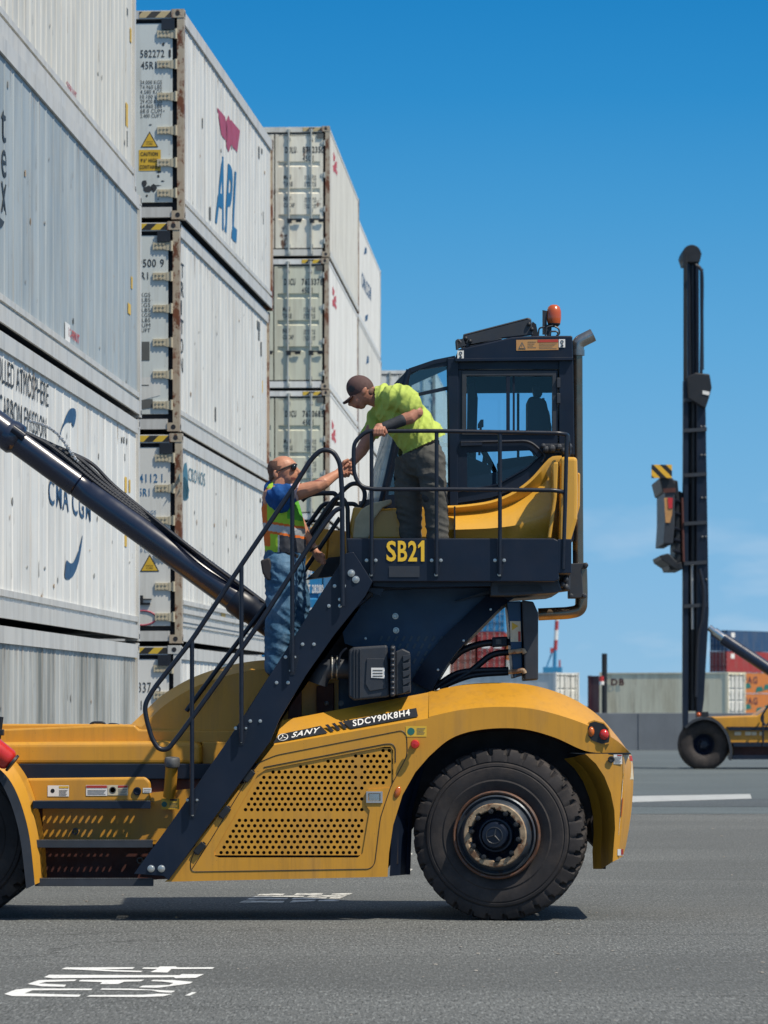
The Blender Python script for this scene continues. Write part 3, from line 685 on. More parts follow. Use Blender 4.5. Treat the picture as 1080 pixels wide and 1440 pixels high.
def scuffs(c, L, h, n, seed):
    random.seed(seed); mb = MB()
    for i in range(n):
        y = random.uniform(.4, L - .4); z = .3 + (h - .7) * random.random() ** 1.5; mb.mat(random.choice((0, 0, 1)))
        if random.random() < .6:      # thin vertical runs and scrapes
            w_ = random.uniform(.008, .022); l_ = random.uniform(.06, .30); mb.poly([(TX, y, z), (TX, y + w_, z + .01), (TX, y + w_ * .7, z + l_), (TX, y + w_ * .2, z + l_ * .9)])
        else:
            a = random.uniform(.015, .07); b_ = random.uniform(.01, .05); k_ = random.uniform(.4, 1); mb.poly([(TX, y + a * (.6 + .5 * random.random()) * math.cos(t * .785), z + b_ * (.6 + .5 * random.random()) * math.sin(t * .785)) for t in range(8)])
    mb.mat(1)
    for i in range(n // 2):
        y = random.uniform(.3, L - .3); w_ = random.uniform(.01, .03); l_ = random.uniform(.08, .5); z = h - .19; mb.poly([(TX, y, z), (TX, y + w_, z), (TX, y + w_ * .6, z - l_), (TX, y + w_ * .4, z - l_)])
    decal(mb, 'scuff_mark', [M['scuff'], M['rustrun']], c)
M['scuff'] = mat('scuff_grey', (.30, .31, .31), .7, var=.3, vscale=20); M['rustrun'] = mat('rust_run', (.36, .27, .19), .75, var=.25, vscale=20)
for i, c in enumerate(A + B): scuffs(c, 12.1, (2.55, 2.83, 2.83, 2.85, 2.59, 2.89, 2.89, 2.89)[i], 34, 40 + i)
TX = -.0045
# ---- stack C
GC = 'dry containers of the third stack'
pC, yC = stack_pose(463.5, 83.5, 790)
zz = 0.0; C = []
labs = ['sage dry container at the ground of the third stack, hidden behind the stairs',
        'sage dry container second from the ground of third stack, behind the lower worker',
        'sage dry container with door marked DOCU 767068, third from the ground of the third stack',
        'sage dry container with door marked DOCU 763337, fourth from the ground of the third stack',
        'cream rust streaked dry container with door marked DOLU 879235, top of the third stack']
ids = [('DOCU', '763310', '2'), ('DOCU', '765112', '4'), ('DOCU', '767068', '5'), ('DOCU', '763337', '8'), ('DOLU', '879235', '0')]
for i in range(5):
    cr = i == 4
    c = container(labs[i], pC + Vector((-.02 * (i % 2), 0, zz)), yC, 2.896, side='c_tan' if cr else 'c_white2', pitch=.28, kind='trap', post='c_rustpost', reefer=False, doorm='c_cream' if cr else 'c_sage', group=GC); C.append(c); zz += 2.896 + .03
    mb = MB(); hh = 2.896
    front_text(mb, ids[i][0], -.99, 2.30, .25, .15, bold=.035); front_text(mb, ids[i][1], -.60, 2.30, .40, .15, bold=.035); front_text(mb, ids[i][2], -.19, 2.30, .06, .14, yy=.024, bold=.02); front_text(mb, '45G1', -.60, 2.12, .24, .13, bold=.02)
    for s, x, z, w_ in (('MGW', -1.02, 1.72, .17), ('TARE', -1.02, 1.57, .2), ('NET', -1.02, 1.24, .16), ('CU.CAP', -1.02, 1.10, .24)): front_text(mb, s, x, z, w_, .10, bold=.02)
    decal(mb, 'stencil', M['t_black'], c); mb = MB()
    for z, a in ((1.76, '32.500 KG'), (1.70, '71.650 LB'), (1.62, '3.880 KG'), (1.56, '8.550 LB'), (1.27, '28.620 KG'), (1.21, '63.100 LB'), (1.13, '76.4 CU.M'), (1.07, '2.700 CU.FT')): front_text(mb, a, -.56, z, .26, .05, bold=.02)
    decal(mb, 'stencil', M['t_grey'], c)
    stripe(c, hh, -.60, -.18, 'haz2' if cr else 'haz')
    MB().bb((-.28, .0, hh - .27), (-.14, .03, hh - .16)).build('door_lock', M['t_grey'], c, world=False)
for i, (xa, ya) in ((4, (469, 213)), (3, (468, 402)), (2, (467, 590))):
    mb = MB()
    for P in ([(0, 0), (3, 8), (2, 14), (0, 12)], [(2, 15), (5, 14), (5, 24), (3, 22)], [(-.5, 20), (2, 18), (4, 26), (2, 30), (0, 27)], [(4, 24), (6, 30), (5, 34), (3, 29)]): side_poly(mb, C[i], [(xa + x, ya + y) for x, y in P])
    decal(mb, 'flower_logo', M['t_red2'], C[i])
# ---- stack D, only its long side shows
GD = 'containers of the fourth stack'
pD, yD = stack_pose(505, 96.4, 790); zz = 0; 
for i in range(5):
    hh = 2.896 if i < 4 else 2.591
    c = container(['white container at the ground of the fourth stack behind the third', 'white container second from the ground of the fourth stack', 'white container third from the ground of the fourth stack', 'white container with small blue arrows, fourth from the ground in the fourth stack', 'white container with blue CMA CGM letters and arrows, top of the fourth stack'][i],
                  pD + Vector((-.03 + .02 * (i % 2), .15, zz)), yD, hh, side='c_white2' if i % 2 == 0 else 'c_white', pitch=.3, kind='trap', reefer=False, group=GD, post='c_rail', doors=False); zz += hh + .03
    if i == 4:
        mb = MB(); side_quadtext(mb, c, 'CMA', (509, 403), (514.5, 413), (509, 381), bold=.03); side_quadtext(mb, c, 'CGM', (515, 414), (522, 424), (515, 393), bold=.03)
        side_poly(mb, c, [(512, 358), (516, 356), (516, 349), (514, 347)]); side_poly(mb, c, [(514, 444), (518, 442), (517, 450), (514, 452)]); decal(mb, 'lettering', M['t_navy'], c)
    if i == 3:
        mb = MB(); side_poly(mb, c, [(515, 512), (519, 510), (519, 502), (517, 500)]); decal(mb, 'arrow_mark', M['t_navy'], c)
# ---- stack E, seen past the operator's cab
GE = 'containers behind the operator cab'
pE, yE = stack_pose(612, 127.0, 860); zz = 0
for i in range(5):
    hh = 2.591 if i < 4 else 2.591
    c = container(['white dry container at the ground behind the handler, below the cab', 'white dry container second from the ground, low behind the cab', 'white dry container third from the ground, behind the upper worker', 'white dry container fourth from the ground, seen through the front glass of the cab', 'white dry container topping the stack seen above the cab front glass'][i],
                  pE + Vector((0, 0, zz)), yE, hh, side='c_white2', pitch=.28, kind='trap', reefer=False, group=GE, post='c_rustpost', doorm='c_white2'); zz += hh + .03
# ---------------------------------------------------------------- the handler in front
HX = thing('container_handler', 'yellow and black container handler with stairs, raised cab and SB21 on its platform', 'container handler', q(420, 1295, 1.1))
HX.location.z = 0
def part(mb, name, m, parent=HX, **k): return mb.build(name, [M[x] for x in (m if isinstance(m, (list, tuple)) else [m])], parent, **k)
def pq(L, t): return [q(x, y, t) for x, y in L]
def bolt(mb, px, py, t, r=.012, h=.012):
    c = q(px, py, t); mb.lathe(c, (0, -1, 0), [(r * 1.5, 0), (r * 1.5, h * .3), (r, h * .35), (r, h), (r * .3, h * 1.1), (.0005, h * 1.12)], 8)
# ---- wheels
def make_wheel(c, Rr, wd, yaw, parent, lugs=30, steer=True, side=-1):
    ax = Vector((math.sin(yaw) * side, math.cos(yaw) * side, 0))          # from the centre plane to the outer face
    h = wd / 2; k = Rr / .71; n = lugs * 8
    prof = [(.352, h - .06), (.36, h - .015), (.40, h + .0), (.44, h + .012), (.452, h + .006), (.50, h + .016), (.545, h + .012), (.556, h + .004), (.562, h + .010), (.58, h + .006), (.592, h - .012),
            (.60, h - .006), (.655, h - .012), (.69, h - .030), (.703, h - .06), (.708, h * .4), (.71, 0)]
    prof = [(r * k, a) for r, a in prof]
    full = prof + [(r, -a) for r, a in prof[-2::-1]]
    m = len(full)
    up_ = Vector((0, 0, 1)); b_ = ax.cross(up_); rows = []
    for j, (r, a) in enumerate(full):
        jj = min(j, m - 1 - j); row = []
        sh = int(round(a / wd * 10)) if jj > 13 else int(round((h if a > 0 else -h) / wd * 10))
        for i in range(n):
            th = 2 * math.pi * i / n; rr, aa = r, a
            if jj >= 11 and (i + sh) % 8 in ((0, 1) if jj > 12 else (0,)):
                rr = r - (0, .012, .046, .064, .068, .062)[jj - 11] * k; aa = a - (.0, .010, .022, .022, .012, 0)[jj - 11] * (1 if a > 0 else -1)
            row.append(c + ax * aa + (up_ * math.cos(th) + b_ * math.sin(th)) * rr)
        rows.append(row)
    tb = MB(); tb.grid(rows, True)
    ty = part(tb, 'tyre', 'rubber', parent, smooth=28)
    # raised sidewall lettering blocks are too worn to read: only moulded rings
    f = h + .01
    rb = MB(); rb.lathe(c, ax, [(.352 * k, h - .10), (.362 * k, h + .012), (.360 * k, h + .030), (.350 * k, h + .040), (.340 * k, h + .036), (.334 * k, h + .02), (.325 * k, h + .01)], 56)
    rim = part(rb, 'rim', 'bead', parent, smooth=40)
    d = MB(); d.lathe(c, ax, [(.332 * k, h - .03), (.326 * k, h + .035), (.314 * k, h + .045), (.306 * k, h + .03), (.296 * k, h + .022), (.285 * k, h + .05), (.268 * k, h + .085), (.255 * k, h + .10), (.20 * k, h + .05)], 56)
    part(d, 'rim_dish', 'rimrust', rim, smooth=40)
    g = MB(); N = 120
    def gf(j, i, r, a):
        return r + (.018 * k if ((i % 12) < 4 and r < .22 * k) else 0)
    g.lathe(c, ax, [(.262 * k, h + .06), (.260 * k, h + .100), (.252 * k, h + .108), (.212 * k, h + .108), (.204 * k, h + .102), (.204 * k, h - .02)], N, gf)
    part(g, 'clamp_ring', 'beige', rim, smooth=30)
    hb = MB(); hb.lathe(c, ax, [(.215 * k, h - .01), (.19 * k, h - .01), (.17 * k, h + .0), (.15 * k, h + .01), (.145 * k, h + .06), (.135 * k, h + .075), (.122 * k, h + .076), (.116 * k, h + .05), (.110 * k, h + .05), (.106 * k, h + .12), (.098 * k, h + .135), (.05 * k, h + .138), (.0005, h + .138)], 40)
    hub = part(hb, 'hub', 'navy', rim, smooth=30)
    up = Vector((0, 0, 1)); b = ax.cross(up)
    sp = MB()
    for i in range(3):
        th = R(90 + 120 * i + 15); dv = b * math.cos(th) + up * math.sin(th)
        sp.tube([c + ax * (h + .14) + dv * .005, c + ax * (h + .14) + dv * .06 * k], [.010, .004], 6)
    sp.tube([c + ax * (h + .138) + (b * math.cos(t * .2618) + up * math.sin(t * .2618)) * .066 * k for t in range(24)], .005, 6, cyc=True)
    part(sp, 'hub_emblem', 'plastic2', hub)
    for i in range(10):
        bt = MB()
        th = R(36 * i + 9); dv = b * math.cos(th) + up * math.sin(th); p = c + dv * .197 * k
        bt.lathe(p + ax * (h + .02), ax, [(.021, 0), (.021, .10), (.012, .102), (.012, .135), (.001, .135)], 8)
        part(bt, 'wheel_bolt', 'black', rim)
    return ty
wy = R(11)
make_wheel(q(704, 1173, .21) , .712, .38, wy, HX)
make_wheel(q(696, 1168, 2.25), .70, .38, wy, HX, side=1)
make_wheel(q(-66, 1174, .55), .725, .40, 0, HX)
make_wheel(q(-45, 1168, 2.1), .71, .40, 0, HX, side=1)
# ---- rear fender (upper shell): chamfer, side, top
N = 40
top = resample([(603, 973), (640, 965), (690, 960), (735, 961), (770, 968), (800, 979), (830, 996), (855, 1020), (872, 1043), (880, 1057)], N)
top = resample(spline([Vector((x, y, 0)) for x, y in ((603, 973), (650, 963), (700, 960), (750, 964), (800, 980), (840, 1005), (868, 1036), (884, 1058))], 8), N)
cham = resample(spline([Vector((x, y, 0)) for x, y in ((603, 1008), (650, 998), (700, 994), (750, 997), (800, 1010), (840, 1026), (868, 1042), (885.5, 1058))], 8), N)
arch = resample(spline([Vector((x, y, 0)) for x, y in ((603, 1064), (630, 1041), (660, 1029), (700, 1024), (740, 1026), (780, 1037), (815, 1053), (835, 1058.2), (862, 1058.4), (884, 1058.4))], 8), N)
def P3(L, t): return [q(v[0], v[1], t(i) if callable(t) else t) for i, v in enumerate(L)]
tend = lambda i: .34
sh = MB()
TW = 2.25
rc = lambda i: max(0.0, (i / (N - 1) - .80) / .20) ** 2 * .22
A_ = P3(top, lambda i: .34); B_ = P3(cham, rc)
S_ = P3(arch, rc)
# lamp recess opening in the side: keep the side as a plate with a real opening
lamp = [(829, 1017), (836, 1014.5), (849, 1018), (855, 1025), (857.5, 1036), (856, 1044), (846, 1046), (832, 1041), (827.5, 1035), (827, 1023)]
sh.strip(A_, B_)
C_ = [p + Vector((0, TW - .34, 0)) for p in A_]; sh.strip(C_, A_)
D_ = [Vector((p.x, q(0, 0, TW + .3).y, p.z)) for p in B_]; sh.strip(D_, C_)
rh = part(sh, 'rear_fender', 'yellow', smooth=35, weld=True)
s2 = MB(); s2.strip(B_, S_)
s2.strip(S_, [p + Vector((0, .06, 0)) for p in S_])
part(s2, 'fender_side', 'yellow', smooth=35)
lt = MB()
lt.holed([q(x, y, rc(36) * .4 - .012) for x, y in [(842 + (a - 842) * 1.10, 1030 + (b - 1030) * 1.12) for a, b in lamp]], [], (0, .02, 0))
part(lt, 'lamp_surround', 'yellow', bevel=.004)
lt = MB(); lt.poly([q(x, y, -.004) for x, y in lamp]); lr = part(lt, 'lamp_recess', 'black')
lt = MB(); lt.ball(q(849.5, 1033, -.0), (.040, .035, .045), 16, 10); part(lt, 'tail_lamp', 'red', smooth=60)
lt = MB(); lt.ball(q(831.5, 1029, .0), (.026, .03, .042), 16, 10); part(lt, 'turn_lamp', 'amber', smooth=60)
# ---- rear lower corner block
lc = MB()
inner = [(823, 1060), (838, 1074), (850, 1092), (859, 1115), (864, 1140), (865, 1165), (863, 1190), (861.5, 1212)]
edge = [(877, 1060), (878, 1074), (878, 1092), (877.5, 1115), (876, 1140), (874, 1165), (871.5, 1190), (869.5, 1208)]
outr = [(887, 1060), (890, 1074), (891, 1092), (890, 1115), (888, 1140), (884.5, 1165), (880, 1190), (876, 1204)]
I_ = pq(inner, .0); E_ = pq(edge, .02); O_ = pq(outr, .30)
lc.strip(I_, E_); lc.strip(E_, O_); lc.strip(O_, [p + Vector((0, 1.7, 0)) for p in O_])
inn2 = [(x - 18, y + 5) for x, y in inner]; inn2[-1] = (846, 1222)
lc.strip(I_, pq(inn2, .42)); inn3 = [(x - 12, y + 2) for x, y in inn2]; inn3[-1] = (834, 1222); lc.strip(pq(inn2, .42), pq(inn3, .50))
lc.poly([I_[-1], E_[-1], O_[-1], q(846, 1221, .5)])
part(lc, 'rear_corner', 'yellow', smooth=30)
mb = MB(); mb.prism([(800, 1058.8), (886.5, 1058.8), (887.5, 1061), (822, 1061)], .012, .3); part(mb, 'shut_line', 'black')
# dark wheel well
ww = MB()
ww.prism([(560, 1040), (603, 1000), (700, 1000), (790, 1020), (838, 1062), (850, 1110), (852, 1222), (838, 1222), (830, 1150), (800, 1165), (600, 1165), (558, 1130)], .56, .60)
part(ww, 'wheel_well', 'dark')
ar = resample(spline([Vector((x, y, 0)) for x, y in ((566, 1118), (585, 1085), (603, 1064), (630, 1041), (660, 1029), (700, 1024), (740, 1026), (780, 1037), (815, 1053), (838, 1074))], 6), 40)
ww = MB(); ww.strip(P3(ar, .05), P3([(x, y + 4) for x, y, z in ar], .6)); part(ww, 'arch_liner', 'maroon', smooth=40)
mb = MB(); mb.prism([(640, 1150), (780, 1150), (780, 1196), (640, 1196)], .75, 1.9); part(mb, 'steer_axle', 'dark', bevel=.03)
mb = MB(); mb.prism([(-30, 1080), (545, 1080), (600, 1060), (840, 1060), (845, 1200), (800, 1150), (590, 1150), (545, 1222), (60, 1222), (-30, 1150)], .9, 1.8); part(mb, 'chassis', 'dark')
fl = MB(); fl.strip(pq([(603, 1030), (575, 1080), (552, 1140), (548, 1232)], .1), pq([(614, 1030), (590, 1080), (574, 1140), (571, 1230)], .35)); fl.strip(pq([(614, 1030), (590, 1080), (574, 1140), (571, 1230)], .35), pq([(618, 1030), (596, 1080), (580, 1140), (577, 1230)], .37))
part(fl, 'mud_flap', 'navy', smooth=40)
# ---- engine side panel
sp = MB()
out = [(385, 1048), (603, 1010), (603, 1064), (584, 1086), (566, 1118), (553, 1160), (547, 1200), (545, 1233), (232, 1240), (243, 1229)]
# grille opening
gr = [(352, 1094), (545, 1049), (552, 1052), (553, 1084), (516, 1090), (515, 1128), (520, 1134), (514, 1200), (508, 1206), (306, 1206), (301, 1203), (303, 1198), (345, 1106), (370, 1083)]
gr = [(374, 1082), (541, 1050), (549, 1050), (553, 1055), (553, 1100), (548, 1108), (517, 1110), (514, 1115), (514, 1132), (520, 1140), (510, 1200), (503, 1206), (308, 1206), (302, 1204), (301, 1198), (362, 1090)]
sp.holed(pq(out, 0), [pq(gr, 0)], (0, .03, 0))
panel = part(sp, 'engine_panel', 'yellow')
# perforated sheet: real round openings on a staggered grid
ho = MB(); holes = []
def inside(p, poly):
    c = False; n = len(poly)
    for i in range(n):
        a, b = poly[i], poly[(i + 1) % n]
        if (a[1] > p[1]) != (b[1] > p[1]) and p[0] < (b[0] - a[0]) * (p[1] - a[1]) / (b[1] - a[1]) + a[0]: c = not c
    return c
def dist(p, poly):
    m = 1e9
    for i in range(len(poly)):
        a = Vector(poly[i]); b = Vector(poly[(i + 1) % len(poly)]); pp = Vector(p); t = max(0, min(1, (pp - a).dot(b - a) / (b - a).length_squared)); m = min(m, (pp - a.lerp(b, t)).length)
    return m
row = 0; y = 1055.5; dx = 8.6; dy = 7.55; hr = 2.55
gx0, gy0, gx1, gy1 = 296, 1045, 560, 1210
rows = []
while y < 1206:
    x = 298 + (dx / 2 if row % 2 else 0); r_ = []
    while x < 556:
        r_.append((x, y)); x += dx
    rows.append(r_); y += dy; row += 1
n8 = 8
oct_ = [(math.cos(2 * math.pi * (i + .5) / n8), math.sin(2 * math.pi * (i + .5) / n8)) for i in range(n8)]
blanks = lambda x, y: (509 < x < 514 and y > 1104) or (abs(y - 1148.5) < 3) or (500.5 < x < 507 and y < 1112)
for r_ in rows:
    for (x, y) in r_:
        inn = inside((x, y), gr); dd = dist((x, y), gr)
        if not inn and dd > 9: continue
        cell = [(x - dx / 2, y - dy / 2), (x + dx / 2, y - dy / 2), (x + dx / 2, y + dy / 2), (x - dx / 2, y + dy / 2)]
        if inn and dd > 4.6 and not blanks(x, y):
            ring = [(x + hr * a, y + hr * b) for a, b in oct_]
            vs = pq(cell, .012) + pq(ring, .012) + pq(ring, .034)
            # four corner fans: cell corners 0..3 = (-,-),(+,-),(+,+),(-,+); ring i at angle 22.5+45i, y down
            fs = []
            cor = [2, 3, 0, 1]      # ring quadrants: 0-1 (+,+), 2-3 (-,+), 4-5 (-,-), 6-7 (+,-)
            for k_ in range(4):
                a, b, nx = 2 * k_, 2 * k_ + 1, (2 * k_ + 2) % 8
                fs.append((cor[k_], 4 + a, 4 + b)); fs.append((cor[k_], 4 + b, 4 + nx, cor[(k_ + 1) % 4]))
            for i in range(8): fs.append((4 + i, 12 + i, 12 + (i + 1) % 8, 4 + (i + 1) % 8))
            ho.add(vs, fs)
        else: ho.add(pq(cell, .012), [(0, 1, 2, 3)])
part(ho, 'grille', 'yellow', panel)
MB_ = MB(); MB_.prism([(290, 1215), (362, 1075), (560, 1040), (560, 1215)], .20, .22); part(MB_, 'dark_backing', 'dark', panel)  # plain dark sheet standing in for the shade behind the grille holes
# grooves of the door outline, hinges, latch
def groove(pts, t=-.0015, r=.004): return fillet(pq(pts, t), .05, 5)
gm_ = MB(); gm_.tube(groove([(270, 1222), (297, 1180), (362, 1073), (388, 1062), (566, 1027), (572, 1034), (573, 1062), (550, 1105), (535, 1150), (527, 1215), (520, 1222), (268, 1226), (268, 1210), (275, 1195)]), .0035, 6)
gm_.tube(groove([(371, 1079), (543, 1046), (552, 1046), (556, 1052), (556, 1072)]), .0045, 6)
part(gm_, 'door_groove', 'black', panel)
for hx, hy in ((350, 1091), (316, 1142), (281, 1193)):
    hb = MB(); u = Vector((.86, 0, 1.0)).normalized(); c = q(hx, hy, -.014)
    hb.box(c, (.055, .03, .105), Matrix.Rotation(R(40), 3, 'Y')); hb.cyl(c - u * .062, c + u * .062, .014, 8)
    part(hb, 'hinge', 'black', panel, bevel=.005)
lt = MB(); lt.holed(pq([(515, 1113), (538, 1113), (538, 1129), (515, 1129)], -.012), [pq([(518, 1115.5), (535, 1115.5), (535, 1126.5), (518, 1126.5)], -.012)], (0, .02, 0)); la = part(lt, 'latch', 'alu', panel, bevel=.003)
lt = MB(); lt.prism([(519, 1116), (534, 1116), (534, 1126), (519, 1126)], -.004, .004); lt.prism([(523, 1118), (531, 1118), (531, 1124), (523, 1124)], -.010, -.004); part(lt, 'latch_paddle', 'chrome', la, bevel=.002)
lt = MB(); lt.ball(q(559, 1114, 0), (.026, .02, .050), 12, 8, Matrix.Rotation(R(18), 3, 'Y')); part(lt, 'side_marker', 'amber', panel, smooth=60)
lt = MB(); lt.lathe(q(583.5, 1046.5, 0), (0, -1, 0), [(.03, 0), (.03, .02), (.016, .022), (.016, .055), (.036, .057), (.038, .075), (.03, .088), (.0005, .092)], 16); part(lt, 'stop_button', 'redpaint', panel, smooth=40)
# chamfer above the side panel with the name strip
ch = MB()
fr = [q(385, 1048, 0), q(603, 1010, 0)]; bk = [q(397, 1013, .22), q(603, 973.5, .34)]
ch.add([fr[0], fr[1], bk[1], bk[0]], [(0, 1, 2, 3)])
ch.add([bk[0], bk[1], bk[1] + Vector((0, .25, -.02)), bk[0] + Vector((0, .25, -.02))], [(0, 1, 2, 3)])
ch.add([fr[0], bk[0], bk[0] + Vector((0, .25, -.02)), fr[0] + Vector((0, .4, 0))], [(0, 1, 2, 3)])
chp = part(ch, 'bonnet_chamfer', 'yellow', recalc=False)
ux = (fr[1] - fr[0]).normalized(); nrm = ux.cross((bk[0] - fr[0]).normalized()).normalized()
if nrm.y > 0: nrm = -nrm
vx = nrm.cross(ux); vx = vx if vx.z > 0 else -vx
def onch(px, py, lift=.004):
    """photo pixel -> point on the chamfer plane"""
    o = Vector((0, 0, H)); d = W(px, py, 1.0) - o; s = (fr[0] - o).dot(nrm) / d.dot(nrm); return o + d * s + nrm * lift
mb = MB(); mb.poly([onch(*p) for p in ((384.5, 1045.5), (391.5, 1033.5), (451, 1021), (461, 1031)) ][0:4]); mb.poly([onch(*p) for p in ((481, 1015), (585.5, 996), (588, 1008), (493, 1025.5))])
for i in range(3):
    x = 457 + i * 9.3; yb = 1019.8 - i * 1.9; mb.poly([onch(x, yb), onch(x + 4.6, yb - .9), onch(x + 13.2, yb + 8.6), onch(x + 8.6, yb + 9.8)])
dk = part(mb, 'name_strip', 'blackdecal', chp)
mb = MB()
def chtext(t, p0, p1, p2, **k):
    a, b, c_ = onch(*p0, .007), onch(*p1, .007), onch(*p2, .007); mb.text(t, a, (b - a).normalized(), (c_ - a).normalized(), (b - a).length, (c_ - a).length, **k)
chtext('SANY', (409.5, 1038.5), (447, 1031), (410.5, 1031), bold=.018, shear=.25)
chtext('SDCY90K8H4', (496.5, 1022.5), (577, 1006.8), (496, 1013.5), bold=.018)
cc = onch(398, 1037.5, .007); 
mb.tube([cc + (ux * math.cos(t * .2618) + vx * math.sin(t * .2618)) * .040 for t in range(24)], .0035, 6, cyc=True)
for i in range(3):
    th = R(90 + 120 * i); dv = ux * math.cos(th) + vx * math.sin(th); e1 = ux * math.cos(th + .42) + vx * math.sin(th + .42); e2 = ux * math.cos(th - .42) + vx * math.sin(th - .42)
    mb.poly([cc + dv * .036, cc + e1 * .013, cc + dv * .004, cc + e2 * .013] if i else [cc + dv * .036, cc + e1 * .016, cc + dv * .002, cc + e2 * .016])
part(mb, 'name_lettering', 'white', dk)
# stickers on the flanks
def sticker(x0, y0, x1, y1, base='paper', t=-.003, bits=(), name='warning_sticker', parent=HX, mats=('t_grey', 'reddecal', 'ydecal', 'greendecal', 'white', 'black')):
    mb = MB(); mb.poly(pq([(x0, y0), (x1, y0), (x1, y1), (x0, y1)], t))
    for b in bits:
        mb.mat(1 + b[0])
        if b[1] == 'r': mb.poly(pq([(b[2], b[3]), (b[4], b[3]), (b[4], b[5]), (b[2], b[5])], t - .002))
        elif b[1] == 'c': mb.poly([q(b[2], b[3], t - .002) + Vector((math.cos(i * .5236), 0, math.sin(i * .5236))) * b[4] / 172 for i in range(12)])
        elif b[1] == 'p': mb.poly(pq(b[2], t - .002))
        elif b[1] == 'l':
            for i in range(b[6]):
                yy = b[3] + (b[5] - b[3]) * i / max(1, b[6] - 1); mb.poly(pq([(b[2], yy), (b[4] - (i * 37 % 5) * .6, yy), (b[4] - (i * 37 % 5) * .6, yy + .7), (b[2], yy + .7)], t - .002))
    return part(mb, name, (base,) + mats, parent)
sticker(570.5, 1021, 600, 1036, bits=[(3, 'c', 578, 1028.5, 5.2), (0, 'l', 586, 1024, 598, 1032, 5)], parent=panel, base='ydecal')
sticker(863, 1061, 875, 1074.5, base='white', t=.01, bits=[(1, 'r', 868, 1061.5, 874.5, 1063.2), (0, 'l', 864, 1065, 874, 1072.5, 5)])
mb = MB(); mb.poly([q(876.5, 1062, .015), q(888, 1062, .27), q(891, 1096, .29), q(876.5, 1096, .015)]); rs = part(mb, 'warning_sticker', 'paper')
mb = MB(); mb.poly([q(876.8, 1090, .008), q(884.6, 1090, .19), q(881, 1068, .10)]); part(mb, 'warning_triangle', 'ydecal', rs)
mb = MB(); mb.poly([q(885, 1062.5, .19), q(888.5, 1062.5, .275), q(890, 1070, .285), q(885.5, 1070, .2)]); part(mb, 'red_patch', 'reddecal', rs)
mb = MB(); mb.poly([q(876, 1096, .012), q(879, 1096, .07), q(872.5, 1174, .045), q(870, 1174, .01)]); ref = part(mb, 'reflector_strip', 'white')
mb = MB(); mb.poly([q(875.5, 1122, .008), q(878.5, 1122, .062), q(876, 1148, .05), q(873.3, 1148, .006)]); part(mb, 'reflector_red', 'reddecal', ref)
sticker(868.5, 1194, 876.5, 1203, base='white', t=.012, bits=[(1, 'r', 873.5, 1194, 876.5, 1202)])
mb = MB(); mb.lathe(q(859.5, 1068, .0), (0, -1, 0), [(.028, 0), (.028, .012), (.018, .014), (.0005, .010)], 14); part(mb, 'rubber_plug', 'black')

# ---- left half of the body: tank, ledge, steps
bd = MB(); bul = resample(spline([Vector((x, y, 0)) for x, y in ((172, 1030), (200, 1004), (225, 980), (262, 957), (300, 942), (340, 932), (380, 928), (430, 930), (470, 945))], 6), 36)
bch = [Vector((x + 6, y + 12 if x > 190 else y + 3, 0)) for x, y, z in bul]
a_ = P3(bul, .98); b_ = P3(bch, .80)
bd.strip(a_, b_); bd.strip([p + Vector((0, .7, 0)) for p in a_], a_); bd.strip(b_, [Vector((p.x, p.y, q(0, 1030, .8).z)) for p in b_])
part(bd, 'drive_cover', 'yellow', smooth=30)
bd = MB(); bd.prism([(-40, 1027), (170, 1019), (190, 1020), (196, 1026), (400, 1028), (400, 1046), (-40, 1046)], .78, 1.8); part(bd, 'top_deck', 'yellow', bevel=.015)
bd = MB(); bd.prism([(-40, 1018.5), (165, 1018.5), (168, 1026), (-40, 1028)], .9, 1.7); part(bd, 'deck_cover', 'yellow', bevel=.012)
bd = MB(); bd.prism([(-40, 1044), (262, 1042), (280, 1044), (284, 1050), (284, 1076), (-40, 1076)], .62, 1.6); part(bd, 'fuel_tank', 'yellow', bevel=.05, seg=4)
bd = MB(); bd.prism([(284, 1043), (420, 1043), (420, 1090), (284, 1090)], .75, 1.5); part(bd, 'tank_bracket', 'yellow', bevel=.01)
bd = MB(); bd.prism([(26, 1074), (400, 1074), (400, 1096), (32, 1096)], .60, 1.5); part(bd, 'side_beam', 'navy', bevel=.008)
bd = MB(); bd.prism([(36, 1094), (205, 1092), (212, 1100), (212, 1128), (48, 1130)], .585, 1.3); bx = part(bd, 'battery_box', 'yellow', bevel=.025, seg=3)
bd = MB(); bd.prism([(44, 1096), (420, 1094), (300, 1234), (60, 1242)], .64, .70); part(bd, 'step_wall', 'maroon')  # shade under the steps put into the colour: yellow wall drawn maroon
bd = MB(); bd.prism([(60, 1130), (420, 1094), (340, 1187), (60, 1187)], .61, .66); part(bd, 'step_wall', 'yellow')
